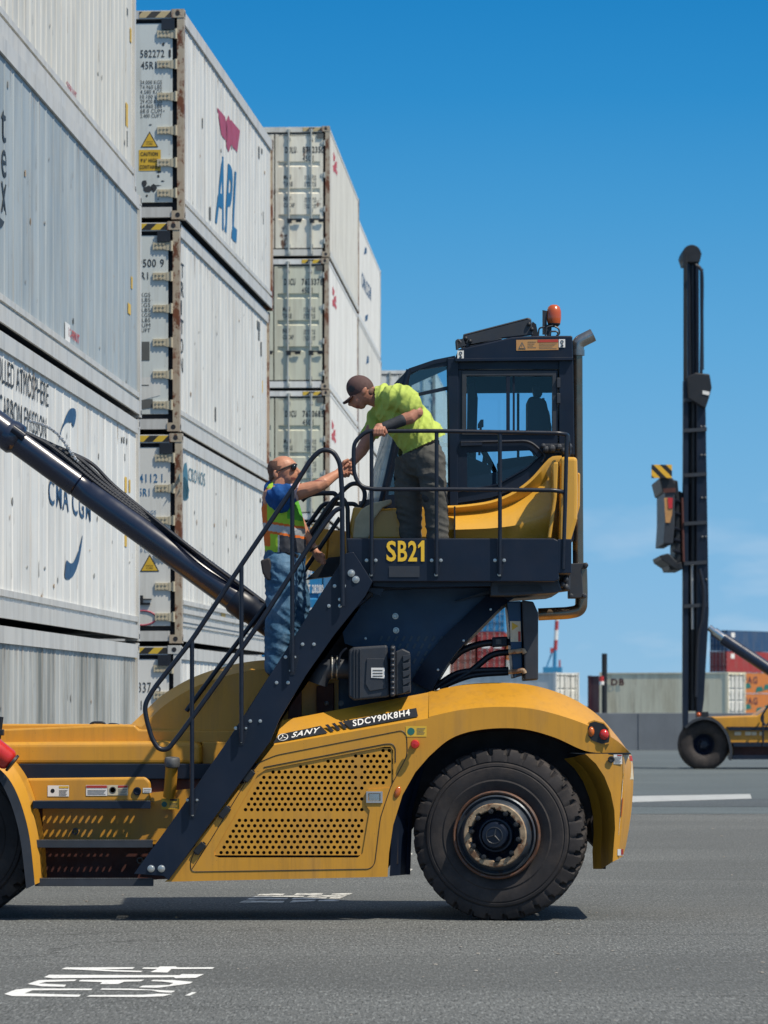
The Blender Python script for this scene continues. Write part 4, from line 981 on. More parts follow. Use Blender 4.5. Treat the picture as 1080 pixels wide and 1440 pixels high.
for i, (x0, x1, y0, y1) in enumerate(((46, 212, 1127, 1137), (50, 215, 1182, 1192), (49, 216, 1236, 1246))):
    # serrated step plate with round drain openings
    pts = [q(x0, y0, .08), q(x1, y0, .08), q(x1 + 5, y0, .2), q(x1 + 5, y0, .59), q(x0, y0, .59)]
    hl = []
    for jx in range(17):
        for jy in range(11):
            cx = x0 + 9 + jx * 9 + (4.5 if jy % 2 else 0); c = q(cx, y0, (.125 + jy * .043))
            if cx < x1 - 8: hl.append([c + Vector((math.cos(-k_ * 1.0472), math.sin(-k_ * 1.0472), 0)) * .0145 for k_ in range(6)])
    stp = MB(); stp.holed(pts, hl, (0, 0, -.006)); sp_ = part(stp, 'step_plate', 'navy')
    lip = MB(); lip.bb(q(x0, y0 - .5, .075), q(x1, y1, .10)); part(lip, 'step_lip', 'navy' if i == 0 else 'plastic', sp_, bevel=.003)
    te = MB(); ln = int((x1 - x0) / 2.2)
    for k_ in range(ln): c = q(x0 + 1.2 + k_ * 2.2, y0 - .5, .085); te.box(c, (.0065, .02, .012))
    part(te, 'step_teeth', 'tread', sp_)
for x, y in ((106, 1169), (197, 1210)):
    mb = MB(); mb.lathe(q(x, y, .6), (0, -1, 0), [(.028, -.01), (.028, .02), (.017, .022), (.015, .0)], 12); part(mb, 'drain_plug', 'tread', smooth=40)
mb = MB(); mb.tube([q(238, 1120, .55), q(240, 1100, .50), q(241.5, 1076, .44)], .052, 14); fp = part(mb, 'filler_neck', 'yellow', smooth=40)
mb = MB(); mb.lathe(q(242, 1078, .43), (.03, -.1, 1), [(.04, -.01), (.062, 0), (.066, .02), (.066, .06), (.058, .075), (.03, .08), (.0005, .08)], 24, lambda j, i, r, h: r * (1 - .05 * (i % 4 == 0) * (.05 < r))); part(mb, 'filler_cap', 'tread', fp, smooth=30)
sticker(67, 1104.5, 97, 1120, t=.581, base='white', bits=[(2, 'r', 83, 1105.5, 96.5, 1108.5), (5, 'c', 74, 1112, 3), (0, 'l', 83, 1111, 95, 1118, 5)], parent=bx)
sticker(121, 1104, 151, 1119, t=.581, base='white', bits=[(1, 'r', 121.5, 1104.5, 150.5, 1108), (0, 'l', 123, 1111, 149, 1116.5, 4)], parent=bx)
sticker(151.5, 1104, 180, 1118.5, t=.581, base='paper', bits=[(1, 'r', 166, 1104.5, 179.5, 1107.5), (0, 'c', 158.5, 1111, 5), (4, 'c', 158.5, 1111, 3.8), (0, 'l', 166, 1110, 179, 1116.5, 4)], parent=bx)
mb = MB(); mb.lathe(q(193, 1112.5, .585), (0, -1, 0), [(.034, 0), (.034, .015), (.024, .017), (.02, .006), (.0005, .006)], 16); part(mb, 'dial', 'navy', bx)
sticker(201, 1108, 213, 1115, t=.581, base='white', bits=[(0, 'l', 202, 1110, 212, 1113, 2)], parent=bx)
sticker(227, 1123, 252, 1138, t=.55, base='ydecal', bits=[(3, 'c', 231, 1131, 4), (5, 'r', 239, 1123.5, 249, 1126), (0, 'l', 238, 1129, 250, 1135, 4)])
mb = MB()
mb.tube(fillet(pq([(124, 1024), (129, 1016), (146, 1016), (150, 1023)], 1.1), .03), .011, 8); mb.tube(fillet(pq([(150, 1023), (154, 1018), (166, 1019), (170, 1024)], 1.1), .03), .011, 8); part(mb, 'grab_handle', 'hose', smooth=40)
# ---- front fender arc, near the left edge of the picture
fa = [(-60, 1066), (-25, 1069), (0, 1082), (18, 1104), (32, 1138), (42, 1180), (49, 1244)]
fb = [(-60, 1052), (-25, 1055), (8, 1068), (30, 1095), (44, 1134), (54, 1180), (58, 1240)]
a_ = P3(resample(spline([Vector((x, y, 0)) for x, y in fa], 6), 30), .0); b_ = P3(resample(spline([Vector((x, y, 0)) for x, y in fb], 6), 30), .10)
ff = MB(); ff.strip(b_, a_); ff.strip([p + Vector((0, .75, 0)) for p in b_], b_); ffp = part(ff, 'front_fender', 'yellow', smooth=35)
fe = [(x - 13, y + 3) for x, y in fa]; fe[-1] = (37, 1250)
c_ = P3(resample(spline([Vector((x, y, 0)) for x, y in fe], 6), 30), -.01)
ff = MB(); ff.strip([p + Vector((0, -.01, 0)) for p in a_], c_); ff.strip(c_, [p + Vector((0, .7, 0)) for p in c_]); part(ff, 'rubber_edge', 'plastic', ffp, smooth=35)
# fire extinguisher clamped on the front fender: its own thing
ex = thing('fire_extinguisher', 'red fire extinguisher lying tilted on the front fender', 'fire extinguisher', q(0, 1070, -.05))
mb = MB(); u = (q(20, 1060, -.12) - q(-30, 1040, -.12)).normalized(); u = Vector((.78, 0, -.62)).normalized()
c0 = q(7, 1065, -.14)
mb.tube([c0 + u * -.33, c0 + u * .03, c0 + u * .055, c0 + u * .07], [.092, .092, .078, .05], 24); part(mb, 'cylinder', 'redpaint', ex, smooth=50)
mb = MB(); mb.tube([c0 + u * .066, c0 + u * .085], [.082, .080], 24); part(mb, 'base_ring', 'black', ex, smooth=40)
mb = MB(); mb.box(q(0, 1030, -.1), (.06, .12, .05)); mb.cyl(q(-2, 1040, -.1), q(2, 1008, -.1), .018, 10); part(mb, 'valve_head', 'black', ex, bevel=.006)
sticker_x = MB(); p = c0 + u * -.12 + Vector((0, -.094, 0)); w_ = Vector((.62, 0, .78)); 
sticker_x.poly([p - u * .05 - w_ * .03, p + u * .05 - w_ * .03, p + u * .05 + w_ * .03, p - u * .05 + w_ * .03]); part(sticker_x, 'label', 'white', ex)
# ---------------------------------------------------------------- engine bay, tower, platform, stairs, cab
mb = MB(); mb.prism([(380, 905), (470, 830), (600, 850), (603, 985), (385, 1042)], .95, 1.0); part(mb, 'bay_wall', 'dark')
mb = MB()
mb.prism([(405, 950), (424, 940), (424, 1030), (405, 1036)], .6, .68); mb.prism([(445, 965), (470, 960), (470, 1010), (445, 1015)], .7, .76); part(mb, 'bay_bracket', 'maroon', bevel=.01)
mb = MB(); mb.prism([(470, 930), (600, 905), (600, 985), (470, 1012)], .86, .9); part(mb, 'bay_plate', 'navyb')
# tower plate with curved flange
cur = [(v.x, v.y) for v in spline([Vector((x, y, 0)) for x, y in ((716, 845), (700, 858), (676, 882), (652, 906), (632, 930), (618, 952), (607, 972))], 5)]
tw = MB(); tw.prism([(500, 826), (722, 822), (722, 842)] + cur + [(604, 980), (560, 985), (560, 930), (485, 905), (478, 870)], .62, .68); tp = part(tw, 'tower_plate', 'navyb')
fl = MB(); inn_ = [(x - 22 - (y - 845) * .05, y - 14) for x, y in cur]
fl.strip(pq([(x, y) for x, y in inn_], .56), pq(cur, .50)); fl.strip(pq(cur, .50), pq([(x + 2, y + 3) for x, y in cur], .9)); part(fl, 'tower_flange', 'navy', tp, smooth=40)
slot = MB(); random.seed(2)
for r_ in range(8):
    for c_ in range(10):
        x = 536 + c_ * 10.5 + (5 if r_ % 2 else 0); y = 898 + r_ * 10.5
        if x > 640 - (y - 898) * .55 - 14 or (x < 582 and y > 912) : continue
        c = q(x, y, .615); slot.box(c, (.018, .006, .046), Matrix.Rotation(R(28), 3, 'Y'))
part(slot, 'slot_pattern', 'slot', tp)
for x, y in ((556, 866.5), (557, 886.5)):
    bo = MB(); bo.lathe(q(x, y, .62), (0, -1, 0), [(.026, 0), (.026, .012), (.016, .013), (.013, .006), (.0005, .006)], 14); part(bo, 'bolt', 'steel', tp, smooth=40)
for x, y in ((652, 901), (616, 942), (690, 857), (514, 898)):
    bo = MB(); bolt(bo, x, y, .50, .007); part(bo, 'bolt', 'steel', tp, smooth=40)
mb = MB(); mb.prism([(478, 838), (524, 826), (524, 836), (440, 905), (418, 960), (404, 985), (395, 1005), (470, 860)], .15, .6); part(mb, 'stair_bracket', 'black', bevel=.02)
for P in ([(498, 846), (516, 843), (470, 880)], [(505, 826), (535, 838), (540, 828)]):
    mb = MB(); mb.prism(P, .12, .16); part(mb, 'bracket_plate', 'navy')
# air filter
af = MB(); af.prism([(490, 914), (497, 910), (545, 907), (548, 980), (498, 985), (490, 980)], .10, .55); afo = part(af, 'air_filter', 'plastic', bevel=.02, seg=3)
mb = MB(); mb.prism([(549, 908), (556, 908), (556, 979), (549, 980)], .06, .5); mb.prism([(556, 916), (566, 912), (577, 917), (578, 974), (556, 978)], .12, .52); part(mb, 'filter_cover', 'plastic', afo, bevel=.012)
mb = MB()
for i in range(5): mb.prism([(566, 922 + i * 11), (577, 920 + i * 11), (577, 926 + i * 11), (567, 931 + i * 11)], .09, .14)
for i in range(9): mb.ball(q(552, 912 + i * 8, .055), (.02, .02, .015), 8, 5)
for x in (497, 501, 506): mb.prism([(x, 913), (x + 1.6, 913), (x + 1.6, 982), (x, 983)], .085, .12)
mb.prism([(516, 926), (540, 926), (543, 968), (520, 972), (514, 962)], .088, .12)
part(mb, 'filter_rib', 'plastic', afo, bevel=.003)
mb = MB(); mb.poly(pq([(522, 939), (541, 939), (541, 954), (522, 953)], .082)); mb.mat(1)
for i in range(3): mb.poly(pq([(524, 942 + i * 4), (538, 942 + i * 4), (538, 943.6 + i * 4), (524, 943.6 + i * 4)], .080))
part(mb, 'label', ['white', 't_grey'], afo)
mb = MB(); mb.tube(fillet(pq([(446, 962), (452, 944), (468, 938), (494, 941)], .30), .06), .085, 16); part(mb, 'intake_hose', 'plastic', afo, smooth=45)
mb = MB()
for x in (467, 474): mb.tube([q(x, 938.5, .30) + Vector((0, math.cos(i * .2618), math.sin(i * .2618))) * .092 for i in range(24)], .008, 6, cyc=True)
part(mb, 'hose_clamp', 'steel', afo)
mb = MB(); mb.tube(fillet(pq([(476, 936), (477, 922), (484, 914), (488, 912)], .2), .05), .011, 8); part(mb, 'breather_hose', 'hose', afo, smooth=40)
mb = MB(); mb.lathe(q(479.5, 989, .5), (0, -1, 0), [(.024, 0), (.024, .012), (.015, .013), (.0005, .01)], 14); mb.ball(q(459, 989, .5), .02); mb.ball(q(462, 931, .5), .012); part(mb, 'bay_fitting', 'tread', smooth=40)
# right column with hoses
mb = MB(); mb.prism([(713, 846), (733, 845), (735, 950), (722, 954)], .45, 1.1); part(mb, 'valve_column', 'navyb', bevel=.01)
mb = MB(); mb.prism([(734, 844), (750, 846), (757, 862), (757, 956), (738, 957)], .40, 1.1); part(mb, 'column_cover', 'plastic', bevel=.012)
mb = MB(); mb.poly(pq([(717, 873.5), (732, 873.5), (733, 902.5), (718, 902.5)], .444)); mb.mat(1).poly(pq([(720, 875), (729, 880.5), (720, 886.5)], .442)); mb.mat(2).poly(pq([(728.5, 888), (732, 888), (732.3, 902), (728.8, 902)], .442)); part(mb, 'warning_sticker', ['paper', 'ydecal', 'reddecal'])
for pts, r_ in (([(632, 932), (650, 915), (680, 905), (716, 903)], .030), ([(610, 968), (640, 948), (672, 943), (715, 942)], .026), ([(618, 968), (660, 945), (690, 922), (716, 917)], .028), ([(630, 962), (665, 950), (715, 946)], .024)):
    mb = MB(); mb.tube(spline(pq(pts, .75), 8), r_, 10); part(mb, 'hydraulic_hose', 'hose', smooth=40)
mb = MB(); mb.prism([(692, 896), (714, 895), (714, 909), (692, 910)], .66, .8); part(mb, 'hose_block', 'navy', bevel=.01)
mb = MB(); mb.prism([(697, 899), (705, 899), (705, 906), (697, 906)], .645, .66); part(mb, 'hose_block_plate', 'tread')
for y in (917, 945):
    mb = MB(); mb.tube(fillet(pq([(715, y), (728, y - 1), (736, y - 3), (738, y + 2)], .40), .03), [.02] * len(fillet(pq([(715, y), (728, y - 1), (736, y - 3), (738, y + 2)], .40), .03)), 10); part(mb, 'hose_fitting', 'beige', smooth=40)
# lower bracket right of the column, platform arm
mb = MB(); mb.prism([(640, 845), (722, 820), (722, 828)], .5, 1.2); part(mb, 'tower_web', 'navy')
# ---- operator platform
pf = MB(); pf.prism([(487, 757), (779, 757), (785, 760), (786, 815), (780, 818), (520, 818), (496, 790), (489, 775)], .02, .06); plat = part(pf, 'platform_skirt', 'navy', bevel=.008)
pf = MB(); pf.bb(q(497, 770, .06), q(786, 774, 2.1)); part(pf, 'platform_deck', 'black', plat)
pf = MB(); pf.prism([(525, 818), (690, 818), (690, 824), (560, 826), (525, 824)], .10, 1.9); part(pf, 'deck_beam', 'navy', plat)
pf = MB(); pf.bb(q(784, 758, .02), q(787, 818, 2.1)); part(pf, 'platform_end', 'navy', plat, bevel=.006)
pf = MB(); pf.prism([(690, 812), (784, 812), (790, 831), (780, 834), (720, 838), (690, 838)], .15, 1.9); part(pf, 'counter_step', 'plastic', plat, bevel=.008)
pf = MB(); pf.prism([(700, 824), (760, 823), (764, 831), (702, 833)], .14, .16); part(pf, 'step_recess', 'black', plat)
tx = MB(); a, b, c_ = q(543.5, 789.5, .015), q(597.5, 789.5, .015), q(543.5, 759.5, .015)
tx.ext([q(x, y, .012) for x, y in ((592, 789.5), (596.8, 789.5), (596.8, 760), (593.5, 760), (588, 766.5), (588, 771), (592, 768))], (0, .004, 0))
for ch, x0, x1 in (('S', 543.5, 557), ('B', 559.5, 572.5), ('2', 574, 586.5)):
    tx.text(ch, q(x0, 789.5, .012), (1, 0, 0), (0, 0, 1), (x1 - x0) / 172, 29 / 172, bold=.022)
part(tx, 'platform_lettering', 'yelltxt', plat)
mb = MB(); mb.poly(pq([(547, 796), (590, 796), (590, 811.5), (547, 811.5)], .013)); part(mb, 'rating_plate', 'plastic', plat)
# ---- stairs
near_s = [(188, 1229), (193, 1222), (240, 1158), (345, 1005), (478, 793), (486, 778), (497, 776), (524, 818), (514, 838), (470, 893), (430, 950), (393, 1012), (380, 1043), (237, 1238), (230, 1232)]
st = MB(); st.prism(near_s, -.06, -.03); st1 = part(st, 'stringer', 'navy', bevel=.004)
st = MB(); st.prism([(200, 1225), (345, 1003), (478, 793), (490, 790), (500, 800), (470, 862), (400, 975), (240, 1228)], .62, .65); st2 = part(st, 'stringer', 'navy', bevel=.004)
tread_px = [(262, 1180), (302, 1120), (342, 1060), (382, 998), (400, 952), (428, 905), (456, 860), (482, 815)]
tread_px = []
for i in range(9):
    f_ = i / 8.0; tread_px.append((238 + f_ * 246, 1195 - f_ * 380))
for x, y in tread_px:
    mb = MB(); mb.prism([(x - 12, y), (x + 24, y), (x + 24, y + 5), (x - 12, y + 5)], -.03, .62); part(mb, 'stair_tread', 'navy', bevel=.004)
for x, y, r_ in ((212.5, 1221.5, .022), (227, 1221.5, .022), (494, 806, .018), (500.5, 815, .018)):
    bo = MB(); bo.lathe(q(x, y, -.06), (0, -1, 0), [(.030, 0), (.030, .008), (r_, .010), (r_ * .9, .016), (.0005, .018)], 14); part(bo, 'bolt', 'steel', st1, smooth=40)
for x, y in ((470.5, 824), (484, 824), (478, 843), (462.5, 852), (478, 852), (425.5, 906), (441.5, 906), (401.5, 924), (415, 924), (409, 943), (389, 960), (405, 960), (331.5, 1024), (346, 1024), (339.5, 1043), (352, 1014), (366, 1014), (264, 1125), (277, 1125), (271, 1146)):
    bo = MB(); bolt(bo, x, y, -.06, .010); part(bo, 'bolt', 'steel', st1, smooth=40)
# ---- stair handrails
def rail(name, pts, t, r=.020, fr=.12, par=HX, **k):
    mb = MB(); P = [q(p[0], p[1], p[2] if len(p) > 2 else t) for p in pts]; mb.tube(fillet(P, fr, 8), r, 12); return part(mb, name, 'hose', par, smooth=50)
rt = -.10
hr = rail('handrail', [(482, 852), (481, 690), (478, 650), (468, 634), (452, 632), (438, 645), (411, 688), (339, 795), (270, 900), (215, 970), (203, 992), (206, 1012), (214, 1040), (224, 1054), (236, 1054), (252, 1034), (300, 968), (368, 872), (440, 760), (458, 734), (472, 717), (482, 714)], rt, fr=.10)
def post(x, y0, y1, t, par):
    mb = MB(); mb.tube([q(x, y0, t), q(x, y1, t)], .018, 12); mb.prism([(x - 7, y1 - 24), (x + 9, y1 - 24), (x + 9, y1 - 18), (x + 3, y1 + 4), (x - 3, y1 + 4)], -.066, -.058); return part(mb, 'rail_post', 'hose', par, smooth=50)
for x, y0, y1 in ((411, 690, 945), (339.5, 796, 1044), (270, 901, 1146)): post(x, y0, y1, rt, hr)
ft = .70
rail('handrail', [(424, 704), (433, 696), (450, 693.5), (470, 693.5), (474, 698), (472, 704), (440, 752), (380, 843), (310, 935), (262, 1000)], ft, fr=.08)
rail('handrail', [(492, 812), (489, 735), (489, 712), (482, 700), (472, 700), (462, 712), (430, 760), (420, 780)], ft - .05, r=.019, fr=.06)
rail('handrail', [(432, 740), (452, 712), (458, 708), (470, 708.5), (500, 708.5), (505, 718), (497, 728)], ft + .12, r=.019, fr=.06)
rail('handrail', [(474, 702), (482, 690), (494, 680), (505, 680), (513, 690), (513, 704), (505, 716)], ft + .1, r=.019, fr=.07)
rail('handrail', [(478, 728), (440, 785), (400, 845), (372, 886)], ft + .02, r=.018)
rail('handrail', [(491, 790), (462, 825), (436, 868), (424, 888)], ft + .05, r=.016)
# ---- platform railing
pr = .018
g1 = rail('guard_rail', [(800, 640, .6), (798, 612, .5), (796, 611, .02), (786, 609, -.015), (700, 607.5), (614, 606), (535, 606), (515, 606), (498, 622), (497, 640), (498, 668), (507, 684), (524, 688), (614, 688), (703, 688.5), (780, 689.5), (793, 692, .02), (795, 700, .5)], -.02, r=.0175, fr=.10)
for x, y0 in ((522.5, 607), (614, 606), (703, 607.5)):
    mb = MB(); mb.tube([q(x, y0, -.015), q(x, 808, -.015)], .0165, 12); mb.prism([(x - 5, 783), (x + 7, 783), (x + 7, 789), (x + 3, 811), (x - 3, 811)], .010, .018); po = part(mb, 'rail_post', 'hose', g1, smooth=50)
    for dx_, dy_ in ((-7, 788), (6, 788), (-1, 808)):
        bo = MB(); bolt(bo, x + dx_, dy_, .012, .010); part(bo, 'bolt', 'steel', po, smooth=40)
mb = MB(); mb.tube(fillet(pq([(797, 612), (795, 700), (792, 800)], .02), .1), .0165, 12); mb.tube([q(799, 612, .6), q(797, 790, .6)], .0165, 12); part(mb, 'rail_post', 'hose', g1, smooth=50)
# ---- cab
CT, CB = .78, 2.02       # near and far side planes
cab = MB()
# near-side frame as plates with real openings
side_out = [(572, 524), (610, 508), (640, 503), (805, 500), (806, 520), (807, 640), (780, 660), (740, 682), (690, 700), (640, 708), (530, 716), (545, 670), (558, 615), (566, 560)]
w1 = [(577, 527), (590, 520), (628, 514.5), (629, 543), (572, 556)]
w2 = [(573, 560), (629, 548), (630, 690), (546, 696), (556, 655), (566, 605)]
wf_ = [(546, 546), (571, 523), (566, 553), (540, 600)]
door_hole = [(642, 519), (786, 519), (786, 630), (768, 636), (742, 660), (700, 684), (642, 694)]
cab.holed(pq(side_out, CT), [pq(w1, CT), pq(w2, CT), pq(door_hole, CT)], (0, .05, 0))
cf = part(cab, 'cab_frame', 'navy')
cab = MB(); cab.holed(pq(side_out, CB), [pq([(655, 525), (776, 525), (776, 640), (738, 664), (690, 688), (655, 692)], CB), pq([(579, 542), (628, 520), (630, 690), (556, 694), (566, 640), (573, 590)], CB)], (0, -.05, 0)); part(cab, 'cab_frame', 'navy')
# pillars, roof, floor
mb = MB(); mb.prism([(629, 503), (645, 503), (644, 712), (632, 712)], CT - .03, CT + .06); part(mb, 'cab_pillar', 'navy', cf, bevel=.008)
mb = MB(); mb.prism([(786, 500), (806, 500), (808, 640), (786, 640)], CT - .03, CB); part(mb, 'cab_pillar', 'navy', cf, bevel=.008)
mb = MB(); mb.add(pq([(554, 540), (575, 518), (610, 506), (640, 500), (640, 506), (610, 512), (578, 524), (560, 545)], CT - .01) + pq([(554, 540), (575, 518), (610, 506), (640, 500), (640, 506), (610, 512), (578, 524), (560, 545)], CB + .01), [tuple(range(8)), tuple(range(15, 7, -1))] + [(i, i + 8, (i + 1) % 8 + 8, (i + 1) % 8) for i in range(8)])
part(mb, 'cab_front_roof', 'navy', cf)
mb = MB(); mb.prism([(640, 503), (645, 491), (720, 474), (750, 472), (805, 472), (806, 505), (640, 506)], CT - .06, CB + .06); rf = part(mb, 'cab_roof', 'navy', cf, bevel=.012)
mb = MB(); mb.prism([(640, 504), (806, 502), (806, 506.5), (640, 508.5)], CT - .075, CB + .07); part(mb, 'drip_edge', 'navy', rf, bevel=.004)
mb = MB(); mb.prism([(505, 705), (807, 640), (807, 760), (498, 760)], CT + .08, CB - .05); part(mb, 'cab_base', 'navy', cf)
# roof grille guard
mb = MB(); u_ = (q(746, 447, .85) - q(650, 470, .85)); 
mb.prism([(651, 470), (742, 446.5), (747, 448), (748, 455), (750, 471), (706, 476), (660, 489), (653, 481)], .80, .84); mb.prism([(651, 470), (742, 446.5), (746, 450), (653, 474)], .80, 1.9); mb.prism([(652, 484), (706, 474), (706, 478), (655, 489)], .80, 1.9); part(mb, 'roof_guard', 'plastic', rf, bevel=.01)
mb = MB()
for x, y in ((744, 456), (748, 463), (661, 480), (655, 476)): mb.ball(q(x, y, .79), .018)
mb.prism([(749, 452), (754, 456), (757, 472), (748, 472)], .84, 1.0); part(mb, 'guard_bar', 'black', rf)
mb = MB(); mb.tube(fillet(pq([(643, 492), (642, 480), (645, 478), (648, 482)], .74), .01), .012, 8); mb.prism([(641, 478), (652, 476), (655, 486), (644, 489)], .78, .86); part(mb, 'guard_hinge', 'plastic', rf)
# roof decals
mb = MB(); mb.poly(pq([(726, 478), (785, 477), (785.5, 492), (726, 493)], CT - .064))
mb.mat(1).poly(pq([(756, 477.8), (785, 477.2), (785, 481), (756, 481.5)], CT - .066)); mb.mat(2).poly(pq([(728.5, 491), (739.5, 491), (734, 480.5)], CT - .066)); mb.mat(0).poly(pq([(730.7, 489.7), (737.3, 489.7), (734, 483.2)], CT - .068)); mb.mat(2)
mb.poly(pq([(733.6, 484.5), (734.6, 484.5), (734.2, 488), (733.8, 488)], CT - .07))
for i in range(4): mb.poly(pq([(742, 480.5 + i * 2.6), (754 - i % 3 * 2, 480.5 + i * 2.6), (754 - i % 3 * 2, 481.2 + i * 2.6), (742, 481.2 + i * 2.6)], CT - .066)); mb.poly(pq([(758, 483 + i * 2.2), (783 - i % 3 * 3, 483 + i * 2.2), (783 - i % 3 * 3, 483.6 + i * 2.2), (758, 483.6 + i * 2.2)], CT - .066))
part(mb, 'roof_sticker', ['orangedecal', 'reddecal', 't_grey'], rf)
for x, y in ((643.2, 493), (785.8, 477)):
    mb = MB(); mb.poly(pq([(x, y), (x + 9, y), (x + 9, y + 11.5), (x, y + 11.5)], CT - .0665)); mb.mat(1); cx = q(x + 4.5, y + 3.6, CT - .068)
    mb.tube([cx + Vector((math.cos(i * .5236), 0, math.sin(i * .5236))) * .011 for i in range(12)], .003, 5, cyc=True); mb.tube(spline(pq([(x + 4.5, y + 5.5), (x + 4.8, y + 7.5), (x + 6, y + 9.3), (x + 4.2, y + 10.3), (x + 3, y + 9)], CT - .068), 4), .004, 5); part(mb, 'hook_sticker', ['white', 'black'], rf)
# door
dr = MB(); door_out = [(644, 521), (784, 521), (784, 629), (767, 635), (741, 659), (700, 682), (644, 692)]
uw = [(656, 529), (777, 529), (777, 606), (656, 606)]; lw = [(657, 636), (745, 633), (757, 643), (740, 657), (700, 680), (657, 688)]
dr.holed(pq(door_out, CT - .02), [pq(uw, CT - .02), pq(lw, CT - .02)], (0, .05, 0)); do_ = part(dr, 'cab_door', 'navy', cf)
mb = MB(); fo = [(650, 522), (782, 522), (782, 611), (650, 611)]; mb.holed(pq(fo, CT - .035), [pq([(656, 528), (777, 528), (777, 606), (656, 606)], CT - .035)], (0, .02, 0)); part(mb, 'window_frame', 'plastic', do_, bevel=.004)
mb = MB(); mb.prism([(712, 529), (717, 529), (717, 606), (712, 606)], CT - .03, CT - .005); mb.prism([(721, 529), (724, 529), (724, 606), (721, 606)], CT - .01, CT + .01); part(mb, 'window_mullion', 'navy', do_)
mb = MB(); mb.poly(pq(uw, CT)); part(mb, 'window_glass', 'glass', do_, recalc=False)
mb = MB(); mb.poly(pq(lw, CT)); part(mb, 'window_glass', 'glass', do_, recalc=False)
mb = MB(); mb.tube(fillet(pq([(648, 622), (745, 620), (768, 640), (762, 650)], CT - .045), .06), .012, 8); mb.prism([(648, 619), (678, 618.5), (678, 626), (648, 627)], CT - .055, CT - .02); part(mb, 'door_handle', 'hose', do_, smooth=40)
mb = MB()
for x, y in ((785, 538), (785, 560)): mb.prism([(x - 2, y - 7), (x + 3, y - 7), (x + 3, y + 7), (x - 2, y + 7)], CT - .06, CT)
for x, y, r_ in ((768, 632, .03), (776, 631, .036), (786, 629, .03), (793, 634, .028), (800, 628, .03), (800, 636, .022), (764, 627, .022)): mb.ball(q(x, y, CT - .06), r_, 10, 6)
mb.prism([(762, 624), (804, 624), (804, 636), (762, 637)], CT - .05, CT - .02); part(mb, 'door_hinge', 'plastic', do_, bevel=.004)
# fixed glass
for nm, P, t_ in (('side_glass', w1, CT + .02), ('side_glass', w2, CT + .02)):
    mb = MB(); mb.poly(pq(P, t_)); part(mb, nm, 'glassf' if nm == 'x' else 'glass_side', cf, recalc=False)
for P_ in ([(655, 525), (776, 525), (776, 640), (738, 664), (690, 688), (655, 692)], [(579, 542), (628, 520), (630, 690), (556, 694), (566, 640), (573, 590)]):
    mb = MB(); mb.poly(pq(P_, CB - .02)); part(mb, 'far_glass', 'glass', cf, recalc=False)
ws = [(572, 520), (558, 535), (550, 556), (540, 600), (526, 656), (512, 722)]
wsp = [(v.x, v.y) for v in spline([Vector((x, y, 0)) for x, y in ws], 5)]
mb = MB(); mb.strip(pq(wsp, CT + .40), pq(wsp, CB - .40)); part(mb, 'windscreen', 'glassf', cf, smooth=60, recalc=False)
pil = resample([Vector((x, y, 0)) for x, y in ((575, 520), (568, 545), (566, 560), (557, 612), (545, 668), (532, 722))], len(wsp))
def wrap(t0, t1, sg):
    mb = MB(); rows_ = []
    for k_ in range(7):
        f_ = k_ / 6.0; g_ = math.sin(f_ * math.pi / 2)
        rows_.append([q(x + (p.x - x) * f_ ** 1.5, y + (p.y - y) * f_, t0 + (t1 - t0) * g_ ** .8) for (x, y), p in zip(wsp, pil)])
    mb.grid(rows_); return mb
part(wrap(CT + .40, CT, 1), 'corner_glass', 'pale_reflection', cf, smooth=60, recalc=False)
part(wrap(CB - .40, CB, 1), 'corner_glass', 'pale_reflection', cf, smooth=60, recalc=False)
for t_ in (CT, CB):
    mb = MB(); mb.tube([q(p.x, p.y, t_) for p in pil], .024, 10); part(mb, 'windscreen_frame', 'navy', cf, smooth=40)
mb = MB(); mb.prism([(652, 520), (780, 520), (780, 552), (652, 553)], CB - .10, CB - .07); part(mb, 'sun_visor', 'visor', cf)
for x_ in (727,):
    mb = MB(); mb.prism([(x_, 553), (x_ + 3.5, 553), (x_ + 3.5, 662), (x_, 662)], CB - .06, CB - .02); part(mb, 'far_mullion', 'seat', cf)
# seat, console, steering inside the cab
mb = MB(); mb.prism([(742, 560), (750, 556), (768, 562), (776, 600), (774, 640), (758, 650), (742, 610)], 1.18, 1.62); mb.prism([(700, 646), (750, 640), (764, 650), (760, 664), (704, 664)], 1.12, 1.68); mb.prism([(748, 541), (760, 540), (764, 556), (752, 558)], 1.28, 1.52); st_ = part(mb, 'seat', 'seat', cf, bevel=.04, seg=3)
mb = MB(); mb.prism([(718, 664), (748, 664), (752, 700), (714, 700)], 1.2, 1.6); part(mb, 'seat_base', 'black', st_, bevel=.01)
mb = MB(); mb.prism([(658, 540), (668, 533), (672, 560), (668, 690), (656, 690)], 1.3, 1.5); mb.prism([(657, 640), (690, 655), (694, 700), (650, 700)], 1.1, 1.7); part(mb, 'dashboard', 'seat', cf, bevel=.015)
mb = MB(); cc_ = q(683, 640, 1.4); mb.tube([cc_ + Matrix.Rotation(R(60), 3, 'Y') @ Vector((math.cos(i * .2618), math.sin(i * .2618), 0)) * .19 for i in range(24)], .015, 8, cyc=True); mb.cyl(cc_, q(676, 690, 1.4), .022); part(mb, 'steering_wheel', 'black', cf, smooth=40)
mb = MB(); mb.prism([(672, 596), (676, 590), (680, 590), (680, 600), (672, 602)], 1.0, 1.06); mb.cyl(q(676, 600, 1.03), q(674, 640, 1.1), .01, 8); part(mb, 'joystick', 'black', cf)
mb = MB(); mb.ball(q(767, 592, 2.2), (.045, .03, .12), 12, 8); mb.cyl(q(764, 560, 2.15), q(764, 580, 2.2), .012, 8); part(mb, 'wing_mirror', 'black', cf, smooth=60)
